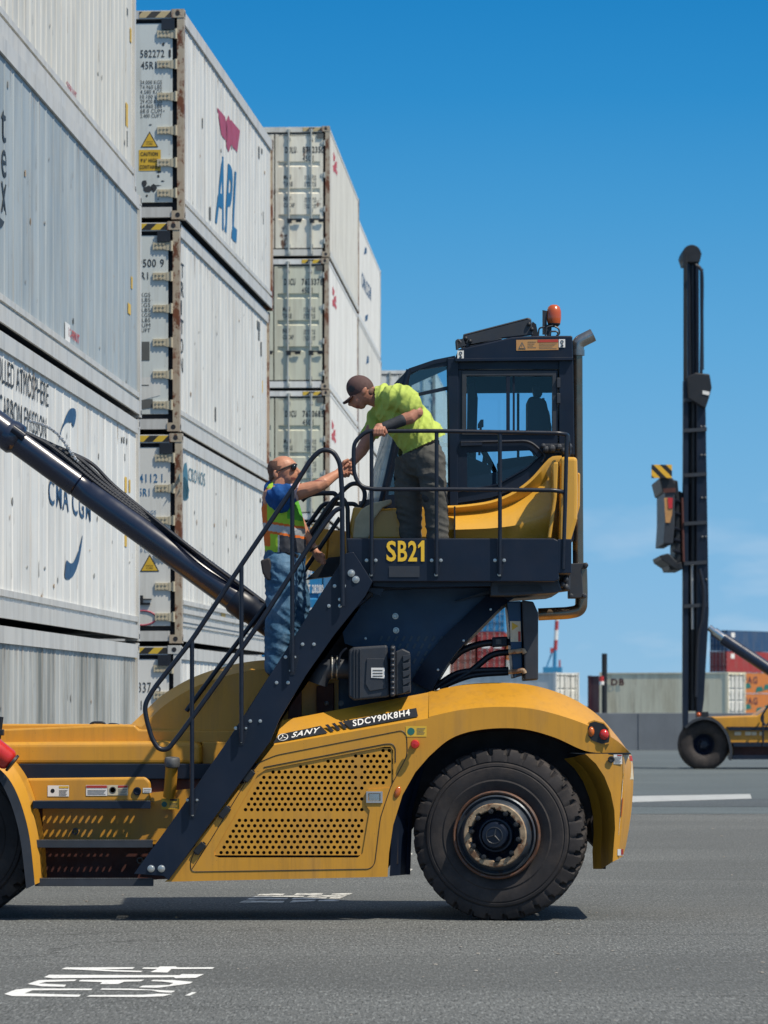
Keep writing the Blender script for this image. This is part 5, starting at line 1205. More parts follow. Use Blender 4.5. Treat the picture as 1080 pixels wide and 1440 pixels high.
# yellow skirt below the cab
sk_top = [(626, 711), (650, 710), (690, 704), (720, 692), (745, 674), (765, 652), (776, 642), (790, 641)]
sk_top = resample(spline([Vector((x, y, 0)) for x, y in sk_top], 6), 30)
rows = []
for f_, bul_ in ((0, .0), (.06, -.02), (.25, .05), (.5, -.10), (.72, -.15), (.88, -.10), (1, -.08)):
    rows.append([q(p.x, p.y + (758 - p.y) * f_, .70 + bul_ * (1 if p.x < 720 else 1 - .4 * (p.x - 720) / 70)) for p in sk_top])
mb = MB(); mb.grid(rows); skp = part(mb, 'cab_skirt', 'yellow2', smooth=60)
mb = MB(); mb.strip(rows[0], [p + Vector((0, .15, 0)) for p in rows[0]]); part(mb, 'skirt_edge', 'yellow2', skp)
mb = MB(); mb.prism([(497, 712), (520, 716), (626, 711), (626, 758), (494, 758), (490, 745)], .66, 1.9); part(mb, 'cab_skirt', 'yellow2', bevel=.02)
mb = MB(); mb.prism([(638.5, 712), (640.5, 712), (640.5, 757), (638.5, 757)], .50, .66); part(mb, 'skirt_joint', 'black', skp)
mb = MB(); mb.prism([(788, 642), (812, 642.5), (813, 690), (812, 730), (800, 770), (790, 795), (786, 760)], .42, 1.3); part(mb, 'rear_cowl', 'yellow2', bevel=.03, seg=3)
mb = MB(); mb.prism([(812, 664), (816, 666), (815.5, 712), (800, 768), (794, 792), (791, 790), (806, 735), (811, 700)], .5, 1.4); part(mb, 'rear_cowl', 'yellow2', bevel=.012)
mb = MB(); mb.prism([(777, 650), (785, 650), (783, 700), (775, 757), (770, 757), (778, 700)], .40, .62); part(mb, 'skirt_fold', 'yellow2', skp, bevel=.01)
mb = MB(); mb.prism([(496, 757), (499, 730), (508, 716), (524, 707), (550, 702), (551, 708), (538, 714), (526, 730), (518, 757)], .60, .66); part(mb, 'skirt_edge', 'creamedge', bevel=.012)
# ---- exhaust
mb = MB(); mb.tube(pq([(813, 800), (812, 640), (811.5, 495)], 1.0), .046, 16); exh = part(mb, 'exhaust_stack', 'exhaust', smooth=50)
mb = MB(); P = fillet(pq([(757, 864), (800, 862), (817, 858), (818, 835), (817, 800)], 1.0), .14, 10); mb.tube(P, .052, 16); part(mb, 'exhaust_elbow', 'exhaust', exh, smooth=50)
mb = MB(); P = fillet(pq([(812, 497), (812, 482), (834, 471)], 1.0), .08, 8); mb.tube(P, .056, 16, cap=False); mb.tube([q(811.5, 500, 1.0), q(811.5, 492, 1.0)], .064, 16); part(mb, 'exhaust_tip', 'exhaust2', exh, smooth=50)
mb = MB(); mb.prism([(794, 793), (826, 791), (826, 799), (818, 800), (820, 834), (824, 835), (824, 841), (800, 841), (800, 812)], .86, 1.1)
for x, y in ((824, 795), (822, 838), (803, 838), (797, 800)): mb.lathe(q(x, y, .86), (0, -1, 0), [(.02, 0), (.02, .02), (.0005, .022)], 10)
part(mb, 'exhaust_bracket', 'plastic', exh, bevel=.006)
mb = MB()
for x, y in ((792, 805), (795, 815), (790, 822), (796, 826), (799, 805)): mb.ball(q(x, y, .5), .03, 8, 6)
mb.prism([(786, 800), (802, 796), (802, 830), (787, 832)], .52, .8); part(mb, 'cab_mount', 'plastic', bevel=.01)
# ---- beacon on the cab roof
mb = MB(); mb.lathe(q(779, 452.5, 1.1), (0, 0, 1), [(.0005, -.015), (.055, -.015), (.058, 0), (.063, .03), (.061, .09), (.050, .125), (.028, .142), (.0005, .146)], 24); bc = part(mb, 'beacon', 'amberb', rf, smooth=50)
mb = MB(); mb.lathe(q(779, 456.5, 1.1), (0, 0, 1), [(.0005, -.02), (.03, -.02), (.052, .0), (.054, .022), (.05, .024), (.0005, .024)], 24); part(mb, 'beacon_base', 'black', bc, smooth=40)
mb = MB(); mb.prism([(763, 436), (769, 437), (769, 470), (763, 470)], 1.08, 1.12)
for pts in ([(767, 472), (768, 460), (778, 458)], [(780, 459), (786, 462), (787, 470), (782, 472)], [(757, 472), (758, 461), (766, 460)], [(772, 472), (774, 466), (784, 466), (785, 472)]): mb.tube(fillet(pq(pts, 1.05), .03), .008, 6)
mb.prism([(768, 456), (776, 458), (775, 472), (769, 472)], 1.07, 1.12); part(mb, 'beacon_bracket', 'plastic', bc)
# ---- tilt cylinder running up to the mast
TC = 1.25
u_ = (q(372, 872, TC) - q(0, 602, TC)).normalized()
def along(px): return q(px, 602 + (px - 0) * 270 / 372.0, TC)
cy = MB(); cy.tube([along(110), along(122), along(123), along(330)], [.108, .108, .113, .113], 28); cyl_ = part(cy, 'tilt_cylinder', 'navyc', smooth=40)
cy = MB(); cy.tube([along(-200), along(8)], [.125, .125], 28); cy.tube([along(8), along(14), along(22), along(26)], [.125, .14, .14, .118], 28); cy.tube([along(26), along(108), along(110)], [.114, .114, .100], 28); part(cy, 'cylinder_head', 'navyc', cyl_, smooth=40)
cy = MB(); cy.tube([along(328), along(332), along(352), along(356), along(420)], [.113, .128, .128, .113, .113], 28); part(cy, 'cylinder_gland', 'navy', cyl_, smooth=40)
nrm_ = Vector((-u_.z, 0, u_.x)); nrm_ = nrm_ if nrm_.z > 0 else -nrm_
for k_ in range(4):
    off = nrm_ * (.125 + .028 * k_) + Vector((0, -.06 + .03 * k_, 0)); a = 28 + 14 * k_; b = 330 - 12 * k_
    mid = [along(a) + off * .75, along(a + 36) + off * 1.02, along((a + b) / 2 - 30) + off * .80, along(b - 30) + nrm_ * (.125) + Vector((0, -.04 * k_, 0)), along(b + 40) + nrm_ * .118 + Vector((0, -.03 * k_, 0))]
    mb = MB(); P = spline(mid, 12); mb.tube(P, .016, 8)
    for i in range(6, len(P) - 16, 1):
        pass
    ho_ = part(mb, 'hydraulic_hose', 'hose', cyl_, smooth=40)
    if k_ < 3:
        sp2 = MB(); P2 = spline(mid[:4], 60)
        for i in range(0, len(P2), 2): t_ = (P2[min(i + 1, len(P2) - 1)] - P2[max(0, i - 1)]).normalized(); sp2.tube([P2[i] - t_ * .004, P2[i] + t_ * .004], .0195, 8)
        part(sp2, 'hose_guard', 'plastic', ho_)
mb = MB()
for i in range(26):
    x = 24 + i * 2.9; p = along(x) + nrm_ * (.20 + .05 * math.sin(i * .17)) + Vector((0, -.03 + .03 * math.sin(i * 2.1), 0)); mb.box(p, (.03, .04, .024), Matrix.Rotation(R(36 + 20 * math.sin(i * 1.7)), 3, 'Y'))
part(mb, 'hose_fitting', 'alu', cyl_, bevel=.004)
mb = MB(); mb.tube([along(14) + nrm_ * .06 + Vector((0, -.12, 0)), along(30) + nrm_ * .06 + Vector((0, -.12, 0))], .04, 8); mb.box(along(140) + nrm_ * .13, (.30, .07, .03), Matrix.Rotation(R(36), 3, 'Y')); part(mb, 'port_block', 'navy', cyl_, bevel=.008)
# yellow mast-frame bracket behind the stair head
mb = MB(); mb.prism([(436, 741), (462, 744), (458, 808), (428, 800)], 1.30, 1.34); mb.prism([(462, 744), (496, 748), (520, 760), (500, 800), (458, 806)], 1.32, 1.9); part(mb, 'frame_bracket', 'yellow', bevel=.01)
mb = MB(); mb.prism([(462, 784), (500, 780), (500, 806), (430, 815), (440, 806)], 1.1, 1.28); part(mb, 'frame_gusset', 'black')
mb = MB(); mb.prism([(490, 808), (580, 808), (580, 828), (500, 830)], .35, .6); part(mb, 'deck_bracket', 'navy')
# ---------------------------------------------------------------- the two workers
from mathutils import noise as mnoise
class Flesh:
    """overlapping tapered volumes fused by a voxel remesh into one continuous skin"""
    def __init__(s): s.mb = MB()
    def ell(s, px, py, t, rx, ry, rz, rot=0):
        s.mb.ball(q(px, py, t), (rx / 172, ry / 172, rz / 172), 20, 12, Matrix.Rotation(R(rot), 3, 'Y')); return s
    def limb(s, pts):
        """pts: (px, py, t, r_px[, depth factor])"""
        P = [q(p[0], p[1], p[2]) for p in pts]; n = 14; rings = []; up = Vector((0, 1, 0))
        for i, p in enumerate(P):
            t = (P[min(i + 1, len(P) - 1)] - P[max(0, i - 1)]).normalized()
            if abs(t.dot(up)) > .95: up = Vector((1, 0, 0))
            a = (up - t * up.dot(t)).normalized(); b = t.cross(a); r = pts[i][3] / 172; k = pts[i][4] if len(pts[i]) > 4 else 1
            rings.append([p + a * math.cos(2 * math.pi * j / n) * r * k + b * math.sin(2 * math.pi * j / n) * r for j in range(n)])
        s.mb.grid(rings, True); s.mb.poly(rings[0]); s.mb.poly(rings[-1])
        for i in (0, -1):
            r = pts[i][3] / 172; k = pts[i][4] if len(pts[i]) > 4 else 1; s.mb.ball(P[i], (r, r * k, r), 14, 8)
        for i in range(1, len(P) - 1):
            r = pts[i][3] / 172 * .985; k = pts[i][4] if len(pts[i]) > 4 else 1; s.mb.ball(P[i], (r, r * k, r), 14, 8)
        return s
    def done(s, name, mats, parent, voxel=.008, smooth=6, classify=None, wrinkle=0, wscale=9, cut=None, fold=None, famp=.010):
        me = bpy.data.meshes.new('tmp'); me.from_pydata([p for p in s.mb.v], [], s.mb.f)
        o = bpy.data.objects.new('tmp', me); COL.objects.link(o)
        m = o.modifiers.new('r', 'REMESH'); m.mode = 'VOXEL'; m.voxel_size = voxel
        sm = o.modifiers.new('s', 'SMOOTH'); sm.iterations = smooth; sm.factor = .5
        dg = bpy.context.evaluated_depsgraph_get(); dg.update()
        ev = bpy.data.meshes.new_from_object(o.evaluated_get(dg)); bpy.data.objects.remove(o); bpy.data.meshes.remove(me)
        vs = [v.co.copy() for v in ev.vertices]
        if wrinkle:
            nm = [v.normal.copy() for v in ev.vertices]
            for i, p in enumerate(vs):
                f = .8 * mnoise.noise(Vector((p.x * wscale * 1.2, p.y * wscale, p.z * wscale * .8))) + .9 * (.35 - abs(mnoise.noise(Vector((p.x * wscale * 1.5 + 9, p.y * wscale * 1.2, (p.z + p.x * .8) * wscale * 1.5))))) + .5 * (.3 - abs(mnoise.noise(Vector((p.x * wscale * 3 + 4, p.y * wscale * 2.2, (p.z - p.x * .6) * wscale * 3)))))
                vs[i] = p + nm[i] * f * wrinkle
                if fold is not None:      # drawn folds running along one direction
                    a_ = R(fold); u = p.x * math.cos(a_) + p.z * math.sin(a_); v_ = -p.x * math.sin(a_) + p.z * math.cos(a_)
                    g = mnoise.noise(Vector((u * 17, p.y * 5, v_ * 4.5))); vs[i] += nm[i] * (.4 - abs(g) * 1.6) * famp
        mb = MB(); mb.v = vs
        for p in ev.polygons:
            f = tuple(p.vertices); c = sum((vs[i] for i in f), Vector()) / len(f)
            d = c.y; px = 540 + c.x * F / d; py = HY + (H - c.z) * F / d; t = d - D0
            if cut and cut(px, py, t): continue
            mb.f.append(f); mb.m.append(classify(px, py, t) if classify else 0)
        used = sorted({i for f in mb.f for i in f}); rm = {o_: n_ for n_, o_ in enumerate(used)}
        mb.v = [vs[i] for i in used]; mb.f = [tuple(rm[i] for i in f) for f in mb.f]
        bpy.data.meshes.remove(ev)
        ob = mb.build(name, [M[x] for x in (mats if isinstance(mats, (list, tuple)) else [mats])], parent, recalc=False); ob.data.shade_smooth(); return ob
M['skin'] = mat('skin_tan', (.46, .215, .135), .45, var=.14, vscale=14, bump=.1, bscale=120, spec=.35)
M['skin2'] = mat('skin_ruddy', (.40, .18, .12), .48, var=.14, vscale=14, bump=.1, bscale=120, spec=.35)
M['lip'] = mat('lips', (.26, .085, .07), .5)
M['hair'] = mat('cropped_hair', (.13, .068, .048), .8, var=.3, vscale=60)
M['lime'] = mat('lime_shirt', (.43, .53, .115), .85, var=.06, vscale=6, bump=.25, bscale=45, spec=.2)
M['vlime'] = mat('vest_lime', (.38, .60, .05), .8, var=.06, vscale=6, spec=.2)
M['vgreen'] = mat('vest_mesh_green', (.10, .36, .04), .85, var=.15, vscale=40, spec=.2)
M['vorange'] = mat('vest_orange', (.72, .17, .035), .8, spec=.2)
M['vsilver'] = mat('vest_silver', (.42, .43, .44), .4, metal=.3)
M['vdark'] = mat('vest_pocket', (.038, .042, .055), .8, var=.2, vscale=20)
M['bshirt'] = mat('blue_shirt', (.014, .075, .25), .85, var=.12, vscale=10, bump=.2, bscale=40, spec=.2)
M['cuff'] = mat('cuff_band', (.55, .42, .44), .8)
M['denim'] = mat('denim', (.045, .115, .205), .85, var=.22, vscale=9, dirt=(.15, .25, .36), dirt_amt=.75, dirt_scale=(3.5, 3.5, 2.2), dirt_lo=.47, dirt_hi=.66, bump=.35, bscale=60, spec=.2)
M['pants'] = mat('grey_work_trousers', (.085, .085, .080), .88, var=.15, vscale=9, bump=.3, bscale=50, spec=.2)
M['leather'] = mat('dark_leather', (.028, .022, .02), .5)
M['cap'] = mat('dark_cap', (.085, .045, .042), .8, var=.15, vscale=20)
M['capb'] = mat('cap_badge', (.03, .028, .03), .7)
M['lens'] = mat('sunglass_lens', (.01, .012, .016), .08, spec=.8)
M['wband'] = mat('wrist_brace', (.022, .026, .034), .7, var=.2, vscale=30)
def pos(px, py, t): return q(px, py, t)
# ---------- lower worker on the stairs, facing right
PB = thing('person', 'worker in hi-vis vest, blue t-shirt, jeans and sunglasses climbing the yellow machine stairs', 'person', q(395, 950, .3))
b = Flesh()
b.ell(397.5, 660, .32, 20.5, 14.5, 19, -18).ell(405, 669, .32, 14, 12, 14).ell(409.5, 678, .32, 6.5, 8, 6).ell(411, 655, .32, 6, 12, 7)
b.limb([(413.5, 656, .32, 2.8), (421, 664.5, .32, 3.2), (415.5, 666.8, .32, 3.4)]).ell(413, 652.5, .32, 4, 11, 3.2)                     # nose
b.ell(414, 671.5, .32, 3.2, 5, 1.7).ell(413.5, 674.8, .32, 3.2, 5, 1.6)                             # lips
b.ell(387.5, 667, .237, 3.6, 2.4, 6.2, -12).ell(387.5, 667, .403, 3.6, 2.4, 6.2, -12)                # ears
b.limb([(394, 674, .32, 12), (388, 694, .32, 13.5)]).limb([(388, 700, .32, 20, 1.5), (396, 740, .32, 25, 1.15), (400, 785, .32, 25, 1.1)])
b.limb([(393, 702, .14, 12), (420, 692, .10, 11.5), (446, 684, .09, 9.2), (455, 679, .11, 9.4), (466, 671.5, .17, 7.2), (477, 664.5, .23, 5.6)])
b.limb([(477, 664.5, .23, 6.2, .8), (483, 660.5, .26, 7.6, .65), (488, 657, .28, 8.0, .6)])
for i, (x, y) in enumerate(((487, 650.0), (489.6, 654.6), (490.2, 659.4), (489, 664.0))):
    b.limb([(x - 1, y, .262, 2.5), (x + 4.6, y + 1.0, .242, 2.35), (x + 7.2, y + 3.4, .275, 2.0 - .15 * (i == 3))])
b.limb([(480.5, 655.5, .245, 3.0), (484, 649.5, .232, 2.7), (489, 646.8, .236, 2.3)])
b.limb([(400, 704, .50, 11), (420, 735, .54, 9.5), (429, 753, .55, 8), (436, 764, .53, 7.4), (443.5, 775, .50, 5.4)])
b.limb([(443.5, 775, .50, 5.4), (447, 780, .49, 6.6), (450, 785, .48, 6.6)])
for i in range(4):
    x = 452.5 + .6 * i; y = 779.5 + 3.4 * i
    b.limb([(x - 2, y, .47, 2.5), (x + 2.2, y + 1.2, .455, 2.4), (x + .8, y + 3.0, .44, 2.2), (x - 2.4, y + 2.4, .445, 2.0)])
b.limb([(447, 777.5, .455, 2.8), (452, 778.5, .44, 2.5), (454.5, 782.5, .435, 2.2)])
b.limb([(397, 795, .22, 16), (393, 866, .22, 13), (389, 938, .22, 9)]).limb([(406, 795, .44, 16), (416, 850, .44, 13), (411, 902, .44, 9)])
b.done('body', ['skin', 'lip'], PB, voxel=.005, smooth=2, classify=lambda x, y, t: 1 if (x > 409 and abs(y - 673 - (x - 412) * .1) < 1.5 and 668 < y < 677) else 0)
h_ = Flesh(); h_.ell(395.8, 658.6, .32, 20.6, 15.2, 19.2, -18).ell(388, 671, .32, 10, 12, 10)
h_.done('hair', 'hair', PB, voxel=.007, smooth=3, cut=lambda x, y, t: (x > 398 - (y - 652) * .7) or (y > 664 and x > 385) or (y < 648) or (y < 655 and x > 390))
sg = MB(); sg.tube(fillet([pos(413.5, 652.5, .25), pos(400, 658, .228), pos(388, 663.5, .228)], .02), .0065, 8); sg.tube(fillet([pos(413.5, 652.5, .39), pos(400, 658, .412), pos(388, 663.5, .412)], .02), .0065, 8); sg.tube([pos(414, 652.5, .25), pos(417, 653.5, .32), pos(414, 652.5, .39)], .008, 8)
gl_ = sg.build('sunglasses', M['leather'], PB, smooth=40)
for s_, t_ in ((1, .275), (-1, .365)):
    e_ = MB(); e_.ball(pos(413.2, 657, t_ - .012 * s_), (.024, .035, .031), 14, 8, Matrix.Rotation(R(14), 3, 'Y')); e_.build('lens', M['lens'], gl_, smooth=60)
s = Flesh(); s.limb([(386.5, 690, .32, 16.5, 1.05), (392, 706, .32, 24, 1.4), (398, 745, .32, 27, 1.12), (401, 778, .32, 27, 1.1)]); s.limb([(388, 699, .17, 15), (397, 697, .12, 16.5), (409, 694, .10, 15), (416.5, 691.5, .095, 13.5)]); s.limb([(392, 700, .46, 15), (408, 716, .52, 13)])
s.ell(395, 708, .13, 14, 12, 14)
s.done('t_shirt', ['bshirt', 'cuff'], PB, voxel=.008, smooth=6, wrinkle=.005, wscale=14, fold=30, famp=.012, classify=lambda x, y, t: 1 if (t < .25 and (x - 396) * .95 - (y - 697) * .35 > 17.6) else 0, cut=lambda x, y, t: (t < .3 and (x - 396) * .95 - (y - 697) * .35 > 21) or (y < 680 and x > 380 and y + (x - 380) * .3 < 684))
v = Flesh(); v.limb([(388, 694, .32, 18, 1.35), (395, 716, .32, 28, 1.25), (400, 748, .32, 30.5, 1.15), (401.5, 772, .32, 30, 1.12)])
def vest_mat(x, y, t):
    band = y - (741 + (x - 376) * .16)
    if abs(band) < 5: return 3
    if abs(band) < 8.5: return 2
    if x < 378 and y < 735: return 0 if x > 375.5 else 2
    if band > 8:
        if x > 393: return 4
        if x < 380: return 2 if (y < 768) else 0
        if x > 390.5: return 3
        return 0
    if band > -16: return 0
    return 1 if x > 404 else 0
v.done('hi_vis_vest', ['vlime', 'vgreen', 'vorange', 'vsilver', 'vdark'], PB, voxel=.007, smooth=6, wrinkle=.005, wscale=10, classify=vest_mat, cut=lambda x, y, t: y > 777 or ((x - 394) ** 2 / 15.5 ** 2 + (y - 700) ** 2 / 20 ** 2 < 1 and t < .28) or (y < 692 and 384 < x < 402))
j = Flesh(); j.limb([(400, 778, .32, 29, 1.05), (399, 800, .32, 29.5, 1.08)]); j.limb([(395, 800, .22, 25), (396, 830, .21, 23.5), (394, 866, .21, 20), (390, 905, .22, 18), (387.5, 938, .22, 15)]); j.limb([(405, 800, .43, 24), (413, 828, .44, 20.5), (419, 850, .45, 17.5), (416, 880, .45, 15), (412, 902, .45, 13)])
j.done('jeans', 'denim', PB, voxel=.009, smooth=5, wrinkle=.008, wscale=8, fold=62, famp=.016, cut=lambda x, y, t: y < 774)
bl = Flesh(); bl.limb([(401, 777, .32, 29.5, 1.06), (401, 782, .32, 29.5, 1.06)]); bl.done('belt', 'leather', PB, voxel=.009, smooth=4, cut=lambda x, y, t: y < 773 or y > 785)
hl = MB(); hl.prism([(366, 788), (379, 784), (384, 800), (382, 818), (375, 815), (369, 806)], .10, .20); hl.build('holster', M['leather'], PB, bevel=.015, seg=3)
for (x, y, t_) in ((388, 941, .22), (412, 905, .45)):
    sh_ = Flesh(); sh_.limb([(x - 3, y, t_, 12), (x + 10, y + 5, t_, 10), (x + 28, y + 7, t_, 8.5)]); sh_.done('boot', 'leather', PB, voxel=.01, smooth=4, cut=lambda a, b_, c_: b_ < y - 12)
wt = MB(); c_w = pos(441.5, 771.5, .51); wt.tube([c_w + (Vector((0, 1, 0)) * math.cos(i * .2618) + Vector((.82, 0, .56)) * math.sin(i * .2618)) * .037 for i in range(24)], .010, 6, cyc=True); wt.build('wrist_watch', M['leather'], PB, smooth=40)
rg = MB(); rg.tube([pos(417.2, 691, .095) + (Vector((0, 1, 0)) * math.cos(i * .2618) + Vector((.3, 0, .95)) * math.sin(i * .2618)) * (13.3 / 172) for i in range(24)], .006, 6, cyc=True); rg.build('sleeve_hem', M['cuff'], PB, smooth=40)
# ---------- upper worker leaning over the rail, facing left
PA = thing('person', 'worker in lime t-shirt, dark cap and grey trousers bending over the platform rail', 'person', q(598, 770, .4))
b = Flesh()
b.ell(510, 552, .34, 19.5, 14.5, 18, 30).ell(504, 562, .34, 12, 12, 13).ell(508, 570, .34, 6.5, 8, 5.5).ell(499, 558, .34, 6, 12, 7)
b.limb([(496.5, 560, .34, 2.8), (492.3, 568, .34, 3.3), (498, 570, .34, 3.2)]); b.ell(502.5, 570.5, .34, 2.6, 5, 1.8, 30).ell(505, 572.8, .34, 2.6, 5, 1.7, 30)
b.ell(512, 549.5, .257, 3.6, 2.4, 6.2, 25).ell(512, 549.5, .423, 3.6, 2.4, 6.2, 25)
b.limb([(515, 556, .34, 12), (534, 562, .36, 13)]); b.limb([(548, 568, .36, 20, 1.5), (574, 596, .36, 22, 1.3), (596, 632, .36, 22, 1.2)])
b.limb([(565, 562, .16, 13), (580, 574, .08, 11), (586, 580, .05, 9.4), (577, 587, .03, 9.6), (560, 593, .015, 7.8), (545, 599, .005, 6)])
b.limb([(545, 599, .005, 6, .9), (539, 601.5, -.01, 7, .8), (533, 602, -.02, 7, .8)])
for i, x in enumerate((526.5, 530.5, 534.5, 538.3)):
    b.limb([(x + 2, 601.5, -.04, 2.5), (x, 604.5, -.062, 2.4), (x - .3, 609.5, -.062, 2.2), (x + .2, 612, -.04, 1.9)])
b.limb([(541, 604, -.035, 2.8), (543, 608.5, -.035, 2.5), (540, 612.5, -.03, 2.1)])
b.limb([(538, 580, .54, 12), (522, 608, .50, 10.5), (514, 624, .46, 9.2), (508, 634, .42, 8.8), (501, 644, .36, 6.6), (497, 649, .34, 5.6)])
b.limb([(497, 649, .34, 6.0, .8), (492, 654, .32, 7.4, .65), (487, 658.5, .31, 7.6, .6)])
for i, (x, y) in enumerate(((491.5, 666), (487, 666.8), (482.5, 666), (478.8, 663.6))):
    b.limb([(x, y - 2, .33, 2.5), (x - 1.8, y + 3.0, .31, 2.4), (x - 3.4, y + 3.0, .255, 2.1), (x - 4.0, y - .6, .232, 1.9)])
b.limb([(493, 651.5, .27, 2.7), (488.8, 653.3, .235, 2.5), (485.6, 656.5, .225, 2.1)])
b.limb([(603, 640, .24, 15), (611, 695, .24, 12), (616, 755, .24, 8.5)]).limb([(580, 648, .46, 15), (576, 705, .46, 12), (577, 758, .46, 8.5)])
b.done('body', ['skin2', 'lip'], PA, voxel=.005, smooth=2, classify=lambda x, y, t: 1 if (x - 503) ** 2 + (y - 572.5) ** 2 < 7 else 0)
hr_ = Flesh(); hr_.ell(520, 552, .34, 9, 13.6, 9, 20); hr_.done('hair', 'hair', PA, voxel=.008, smooth=3, cut=lambda x, y, t: x < 518 or y > 559)
cp = Flesh(); cp.ell(506.5, 546, .34, 20.5, 16.5, 18.5, 25); cp.done('cap', ['cap', 'capb'], PA, voxel=.007, smooth=3, classify=lambda x, y, t: 1 if (x - 494) ** 2 + (y - 547) ** 2 < 22 else 0, cut=lambda x, y, t: (y - 558) + (x - 492) * .42 > 0)
bm_ = MB(); rows = []
for i in range(13):
    a = math.pi * (i / 12 - .5); rows.append([q(495.5 - 0, 556.5, .34) + Vector((-.062 * k_ * math.cos(a) - .005, math.sin(a) * .085, -.046 * k_ * math.cos(a) - .012 * (k_ * math.sin(a)) ** 2)) for k_ in (0, .35, .7, 1, 1.25)])
bm_.grid(rows); brim = bm_.build('cap_brim', M['cap'], PA, smooth=60); so_ = brim.modifiers.new('solid', 'SOLIDIFY'); so_.thickness = .016
s = Flesh(); s.limb([(540, 562, .36, 21, 1.35), (556, 573, .36, 30, 1.25), (577, 597, .36, 31, 1.2), (592, 617, .36, 33, 1.12), (598, 630, .36, 33, 1.1)])
s.limb([(556, 560, .18, 20), (570, 562, .12, 18.5), (581, 572, .085, 15.5)]); s.limb([(544, 572, .50, 17), (532, 588, .54, 15.5), (521, 609, .52, 13.5)])
s.limb([(534, 560, .36, 15), (545, 562, .36, 19)])
s.done('t_shirt', 'lime', PA, voxel=.008, smooth=5, wrinkle=.010, wscale=9, fold=-14, famp=.026, cut=lambda x, y, t: (y - 642) + (x - 560) * .47 > 0 and x > 548 or (x - 585 > 0 and t < .16 and (y - 574) + (x - 585) * -.2 > 8 and x < 592 and y < 590 and t < .10) or (t > .40 and x < 533 and y > 617) or (x < 527 and y < 578 and t < .45))
p_ = Flesh(); p_.limb([(590, 632, .36, 31, 1.08), (592, 648, .36, 30, 1.1)]); p_.limb([(603, 645, .25, 23), (607, 672, .23, 20.5), (611, 696, .22, 18.5), (614, 725, .23, 16), (616, 764, .24, 15)]); p_.limb([(580, 650, .45, 25), (576, 680, .46, 22), (575, 706, .46, 20), (577, 735, .46, 16.5), (578, 766, .46, 15)])
p_.done('trousers', 'pants', PA, voxel=.009, smooth=5, wrinkle=.008, wscale=8, fold=70, famp=.014, cut=lambda x, y, t: (y - 626) + (x - 600) * .40 < 0)
kp = Flesh(); kp.ell(606, 699, .17, 13, 8, 10); kp.done('knee_patch', 'wband', PA, voxel=.009, smooth=4)
wb = Flesh(); wb.limb([(566, 591, .015, 8.6), (556, 595, .01, 8.2), (541, 600.5, -.005, 7.6)]); wb.done('wrist_brace', 'wband', PA, voxel=.007, smooth=3)
for (x, y, t_) in ((616, 764, .24), (578, 764, .46)):
    sh_ = Flesh(); sh_.limb([(x + 3, y, t_, 10), (x - 10, y + 2, t_, 8.5), (x - 26, y + 3, t_, 7)]); sh_.done('boot', 'leather', PA, voxel=.01, smooth=4, cut=lambda a, b_, c_: b_ < y - 10)
# ---------------------------------------------------------------- second handler, far away
D2 = 104.0
def r2(px, py, t=0): return W(px, py, D2 + t)
FX = thing('container_handler', 'distant container handler with a tall black mast, at the right edge', 'container handler', (r2(1000, 1082).x, D2 + 1, 0))
def prism2(mb, L, t0, t1): return mb.ext([r2(x, y, t0) for x, y in L], (0, t1 - t0, 0))
def p2(mb, name, m, par=FX, **k): return mb.build(name, [M[x] for x in (m if isinstance(m, (list, tuple)) else [m])], par, **k)
for t0, t1 in ((.1, .40), (1.8, 2.1)):
    om = MB(); prism2(om, [(961, 535), (968, 535), (968, 1020), (960, 1025)], t0, t1); om = p2(om, 'outer_mast', 'navy', bevel=.02)
    mb = MB(); prism2(mb, [(979, 540), (992, 545), (994.5, 700), (997, 860), (990, 985), (988, 1000), (979, 1010)], t0, t1); p2(mb, 'mast_channel', 'navy', bevel=.03)
    mb = MB(); prism2(mb, [(966.5, 370), (970, 370), (972, 1000), (968, 1000)], t0 + .3 if t0 < 1 else t0 - .25, t0 + .5 if t0 < 1 else t0 - .05); im = p2(mb, 'inner_mast', 'navy', bevel=.02)
    mb = MB(); prism2(mb, [(978, 370), (983, 370), (984, 1000), (979, 1000)], t0 + .3 if t0 < 1 else t0 - .25, t0 + .5 if t0 < 1 else t0 - .05); p2(mb, 'mast_channel', 'navy', bevel=.02)
mb = MB(); prism2(mb, [(967, 372), (982, 372), (983, 940), (969, 940)], .9, 1.0); p2(mb, 'mast_web', 'black')
mb = MB(); mb.tube([r2(974, 372, .55), r2(975.5, 545, .55)], .07, 12); p2(mb, 'lift_cylinder', 'plastic', im, smooth=40)
mb = MB(); mb.tube([r2(973, 790, .2), r2(974, 885, .2)], .045, 8); p2(mb, 'chain_guard', 'alu', im)
mb = MB(); mb.tube([r2(975, 560, .3), r2(974, 1000, .3)], .10, 12); p2(mb, 'hose_reel', 'black', im, smooth=40)
for x0, y0, x1, y1, rr in ((962.5, 358, 962, 980, .03), (964.8, 358, 964.6, 980, .03), (986.5, 378, 987.5, 520, .05), (977, 545, 978, 1000, .035)):
    mb = MB(); mb.tube([r2(x0, y0, .25), r2(x1, y1, .25)], rr, 8); p2(mb, 'lift_chain', 'black', im)
mb = MB(); mb.tube(spline([r2(x, y, .05) for x, y in ((978, 372), (985, 378), (987.5, 392), (987, 450), (986, 525))], 6), .045, 8); p2(mb, 'mast_hose', 'hose', im, smooth=40)
mb = MB(); mb.tube(spline([r2(x, y, .0) for x, y in ((984, 800), (990, 830), (988, 870), (982, 900), (979, 980))], 6), .05, 8); p2(mb, 'mast_hose', 'hose', om, smooth=40)
for y in (600, 640, 700, 755, 815): 
    for x in (986, 991): mb = MB(); mb.ball(r2(x + (y - 600) * .01, y, .08), .035, 8, 5); p2(mb, 'bolt', 'tread', om)
